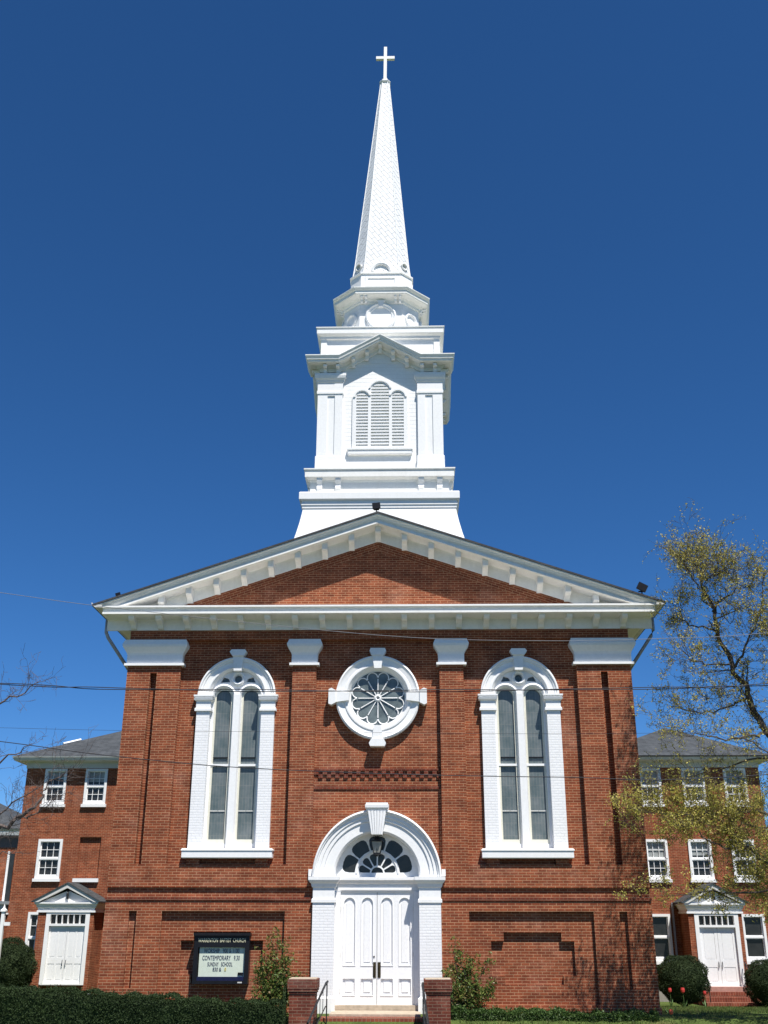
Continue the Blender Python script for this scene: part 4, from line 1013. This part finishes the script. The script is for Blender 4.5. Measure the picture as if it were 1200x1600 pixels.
stem_shrub((2.2, -.5, 0), [(2.1, -.5, 1.5, .9, .14), (2.4, -.5, 1.3, 1.1, .13), (1.95, -.5, 1.05, 1.5, .16), (2.25, -.45, .9, 1.6, .16), (2.85, -.5, 1.3, .45, .08), (2.9, -.5, .7, .9, .13), (2.35, -.55, .55, 1.6, .2), (1.8, -.6, .7, 1.2, .14), (2.0, -.5, 1.75, .35, .08), (2.75, -.5, .5, .8, .14), (1.72, -.7, 1.05, .3, .08)],
           'leafy green shrub right of the entrance, its sprays standing against bare brick', 22, 90)

# trees
def tree(t, limbs, seed, twig_n, leaf_n, leaf_size, bark, leafmat, trunk=None, twig_len=(.35, .9), dens=lambda p: 1.0, ydev=.6, levels=2):
    rng = random.Random(seed); W = MB(); F = MB()
    if trunk:
        T = MB().tube(trunk[0], trunk[1], trunk[2], 10); T.build('trunk', bark, t, smooth=True)
    def wig(pts):
        P = [Vector(p) for p in pts]; out = []
        for i in range(len(P)-1):
            for k in range(4):
                q = P[i].lerp(P[i+1], k/4)
                if 0 < i*4+k: q += Vector((rng.gauss(0, .035), rng.gauss(0, .04), rng.gauss(0, .035)))
                out.append(q)
        out.append(P[-1]); return out
    def twig(p, d, L, r, depth):
        n = 4; pts = [p]; q = p.copy(); dd = d.copy()
        for k in range(n):
            dd = (dd+Vector((rng.gauss(0, .24), rng.gauss(0, .24), rng.gauss(0, .22)+.06))).normalized(); q = q+dd*(L/n); pts.append(q.copy())
        W.tube(pts, max(r, .0035), max(r*.5, .0025), 4)
        if depth > 0:
            for k in range(1, n+1):
                if rng.random() < .8:
                    nd = (dd*.8+Vector((rng.gauss(0, .65), rng.gauss(0, .65), rng.gauss(0, .6)))).normalized(); twig(pts[k], nd, L*rng.uniform(.4, .7), r*.55, depth-1)
        if leafmat and depth <= 1:
            for k in range(1, n+1):
                c = pts[k]; m = leaf_n*dens(c)*(1.3 if k == n else .8)
                m = int(m)+(1 if rng.random() < m-int(m) else 0)
                for _ in range(m): F.leaf(c+Vector((rng.gauss(0, .04), rng.gauss(0, .04), rng.gauss(0, .045)-.015)), leaf_size, rng, aspect=.7)
    for pts, r0, r1, tw in limbs:
        P = wig(pts); W.tube(P, r0, r1, 7)
        m = int(twig_n*tw)
        for _ in range(m):
            u = rng.uniform(.12, 1); i = min(len(P)-2, int(u*(len(P)-1))); p = P[i].lerp(P[i+1], rng.random())
            ax = (P[min(i+2, len(P)-1)]-P[max(0, i-1)]).normalized()
            d = (ax*.7+Vector((rng.gauss(0, .7), rng.gauss(0, ydev), rng.gauss(0, .55)+.2))).normalized()
            twig(p, d, rng.uniform(*twig_len), max(.006, r1*.55), levels)
    W.build('branches', bark, t, fix=False)
    if F.v: F.build('crown', leafmat, t, fix=False)
TR = thing('budding_tree', 'tall tree with dark limbs and sparse yellow green spring leaves right of the church', 'tree', (11.6, -2, 0))
Yt = -2.0
def P3(l, dy=0): return [(x, Yt+dy+.0*i, z) for i, (x, z) in enumerate(l)]
limbs = [
 (P3([(10.6, 5.2), (10.0, 6.64), (9.68, 7.31), (9.5, 7.88), (9.26, 8.52), (9.03, 9.15), (8.95, 9.81), (8.79, 10.37)]), .095, .035, .9),
 ([(8.79, -2, 10.37), (8.80, -1.9, 10.8), (8.83, -1.8, 11.0), (8.80, -1.7, 11.25)], .032, .010, 1.2),
 ([(8.95, -2, 9.81), (9.3, -2.2, 10.2), (9.6, -2.4, 10.3), (9.8, -2.5, 10.6)], .032, .010, 1.0),
 ([(8.82, -2, 10.3), (8.5, -2.2, 10.65), (8.3, -2.4, 10.95)], .022, .009, 1.1),
 ([(8.82, -2, 10.6), (9.05, -2.1, 10.8), (9.15, -2.2, 11.0)], .02, .009, 1.0),
 ([(9.0, -2, 9.3), (8.5, -1.6, 9.55), (8.3, -1.4, 9.8), (8.25, -1.3, 10.2)], .025, .009, .9),
 ([(9.35, -2, 8.3), (9.7, -2.3, 8.9), (10.0, -2.5, 9.7), (10.2, -2.7, 10.6)], .034, .010, 1.1),
 ([(9.3, -2, 8.4), (8.6, -2.2, 8.35), (8.1, -2.4, 8.45), (7.85, -2.5, 8.7)], .026, .008, .9),
 ([(9.6, -2, 7.5), (9.1, -1.7, 7.35), (8.5, -1.5, 7.2), (7.75, -1.3, 7.45)], .030, .008, 1.1),
 ([(10.0, -2, 6.6), (9.35, -2.4, 6.45), (8.75, -2.6, 6.35), (8.2, -2.7, 6.5), (7.7, -2.8, 6.4)], .034, .008, .8),
 ([(10.3, -2, 6.0), (9.6, -1.6, 6.0), (8.9, -1.3, 5.8), (8.2, -1.2, 5.65)], .030, .008, .7),
 ([(10.9, -2.3, 3.0), (9.85, -2.4, 3.05), (9.45, -2.4, 3.45), (9.0, -2.5, 3.75), (8.4, -2.5, 3.85), (7.9, -2.5, 4.1), (7.6, -2.5, 4.6)], .055, .010, .9),
 ([(9.45, -2.4, 3.45), (8.95, -2.3, 3.9), (8.5, -2.2, 4.4), (8.0, -2.2, 4.7)], .028, .008, 1.0),
 ([(10.6, -2.2, 2.7), (9.6, -2.3, 2.85), (8.6, -2.4, 2.75), (7.9, -2.5, 2.85), (7.2, -2.5, 2.75)], .030, .008, .8),
 ([(10.9, -2, 4.4), (9.8, -2.2, 4.55), (8.8, -2.3, 4.7), (7.8, -2.4, 4.55), (6.9, -2.5, 4.6), (6.5, -2.5, 4.6)], .042, .008, 2.0),
 ([(10.8, -2, 4.1), (10.0, -2.1, 4.2), (9.2, -2.2, 4.35), (8.5, -2.3, 4.3), (7.6, -2.4, 4.4)], .03, .008, 1.3),
 ([(11.0, -2, 4.0), (10.1, -1.8, 3.6), (9.7, -1.7, 3.2), (9.5, -1.6, 2.6)], .030, .008, .9),
 ([(11.2, -2, 3.2), (10.3, -2.3, 2.7), (9.9, -2.4, 2.2)], .024, .008, .7),
 ([(10.6, -2, 5.4), (11.0, -2.5, 7.5), (11.2, -2.8, 9.2), (11.1, -3.0, 11)], .07, .012, 1.4),
 ([(11.0, -2.4, 7.0), (10.5, -2.6, 7.8), (10.2, -2.7, 8.6), (10.1, -2.8, 9.2)], .03, .009, 1.0),
 ([(11.3, -2, 2.6), (11.0, -3.0, 4.0), (10.3, -3.6, 5.2), (9.2, -4.0, 5.9), (8.6, -4.1, 6.2)], .04, .009, .5),
]
tree(TR, limbs, 5, 18, 1.0, .047, 'bark', 'leaf_spring', ([(11.7, -2, -.2), (11.5, -2, 1.5), (11.15, -2, 3.4), (10.6, -2, 5.2)], .24, .12),
     twig_len=(.45, 1.05), levels=3, ydev=.5, dens=lambda p: 1.35 if p.z < 5.3 else (.5 if p.z < 6.6 else .62))
TL = thing('bare_tree', 'leafless grey tree reaching in from the left edge', 'tree', (-12.5, -3, 0))
limbs = [
 ([(-11.3, -3, 3.0), (-9.9, -3, 3.65), (-8.99, -3, 4.17), (-8.45, -3, 4.52), (-8.10, -3, 4.93), (-7.98, -3, 5.25), (-7.55, -3, 5.55)], .075, .012, 1.4),
 ([(-8.6, -3, 4.4), (-8.2, -3.2, 4.5), (-7.8, -3.3, 4.75), (-7.4, -3.4, 5.0)], .02, .006, .7),
 ([(-11.2, -3, 4.5), (-9.6, -3.1, 5.4), (-8.9, -3.2, 5.9), (-8.4, -3.2, 6.2)], .04, .008, 1.0),
 ([(-11.2, -3, 6.0), (-9.8, -2.8, 7.2), (-9.1, -2.7, 7.5), (-8.6, -2.6, 7.9)], .04, .008, 1.0),
 ([(-10.8, -3, 3.3), (-9.6, -3.4, 3.3), (-8.9, -3.6, 3.5), (-8.3, -3.7, 3.7)], .03, .008, .8),
 ([(-9.9, -3, 3.7), (-9.2, -2.6, 4.6), (-8.7, -2.4, 5.1), (-8.2, -2.3, 5.4)], .03, .008, .9),
]
tree(TL, limbs, 8, 15, 0, .05, 'bark_grey', None, ([(-12.5, -3, -.2), (-12.3, -3, 1.5), (-11.6, -3, 3.0), (-11.2, -3, 4.5), (-11.2, -3, 7)], .24, .1), twig_len=(.4, .95))

# tulips and a coral flower
def tulip(x, y, label, mat='petal', h=.5, sz=1.0, seed=0, group='red tulips by the round bush'):
    rng = random.Random(seed); z = gz(y); t = thing('tulip' if group else 'coral_flower', label, 'flower', (x, y, z), group)
    MB().tube([(x, y, z-.03), (x+.01, y, z+h*.6), (x, y, z+h)], .008, n=5).build('stem', 'stem', t)
    m = MB()
    for k in range(6):
        a = 2*PI*k/6; ca, sa = math.cos(a), math.sin(a); R1 = .055*sz; zz = z+h
        m.loft([[(x+r*math.cos(a+d), y+r*math.sin(a+d), zz+q) for d in (-.55, 0, .55)] for r, q in ((.01, 0), (R1, .04*sz), (R1*1.1, .09*sz), (R1*.85, .15*sz))], caps=False, closed=False)
    m.build('petals', mat, t, fix=False)
    m = MB()
    for k in range(4):
        a = rng.uniform(0, 2*PI); L = rng.uniform(.2, .32)
        m.add([(x, y, z), (x+.10*math.cos(a)+.025*math.sin(a), y+.1*math.sin(a), z+L*.6), (x+.16*math.cos(a), y+.16*math.sin(a), z+L), (x+.10*math.cos(a)-.025*math.sin(a), y+.1*math.sin(a), z+L*.6)], [(0, 1, 2, 3)])
    m.build('leaves', 'stem', t, fix=False)
tulip(10.32, 13.0, 'leftmost red tulip, at the left foot of the round bush', h=.50, sz=1.1, seed=1)
tulip(10.76, 12.9, 'biggest red tulip, in front of the round bush', h=.48, sz=1.3, seed=2)
tulip(11.62, 13.2, 'small red tulip between the round bush and the wing steps', h=.42, sz=1.0, seed=3)
tulip(7.14, -.95, 'low coral flower at the right foot of the church corner', 'petal2', h=.06, sz=.85, seed=4, group=None)
# grass blades on the lawn the photo shows
rng = random.Random(9); m = MB()
for _ in range(26000):
    if rng.random() < .8: x = rng.uniform(7.2, 16.5); y = rng.uniform(-2.5, 16.5)
    else: x = rng.uniform(2, 7.5); y = rng.uniform(-2.6, -1.3)
    z = gz(y); h = rng.uniform(.03, .085); a = rng.uniform(0, PI); dx, dy = .006*math.cos(a), .006*math.sin(a); lx_, ly_ = rng.gauss(0, .02), rng.gauss(0, .02)
    m.add([(x-dx*1.6, y-dy*1.6, z-.005), (x+dx*1.6, y+dy*1.6, z-.005), (x+lx_, y+ly_, z+h)], [(0, 1, 2)])
g = m.build('grass', 'grass', fix=False); g['kind'] = 'stuff'
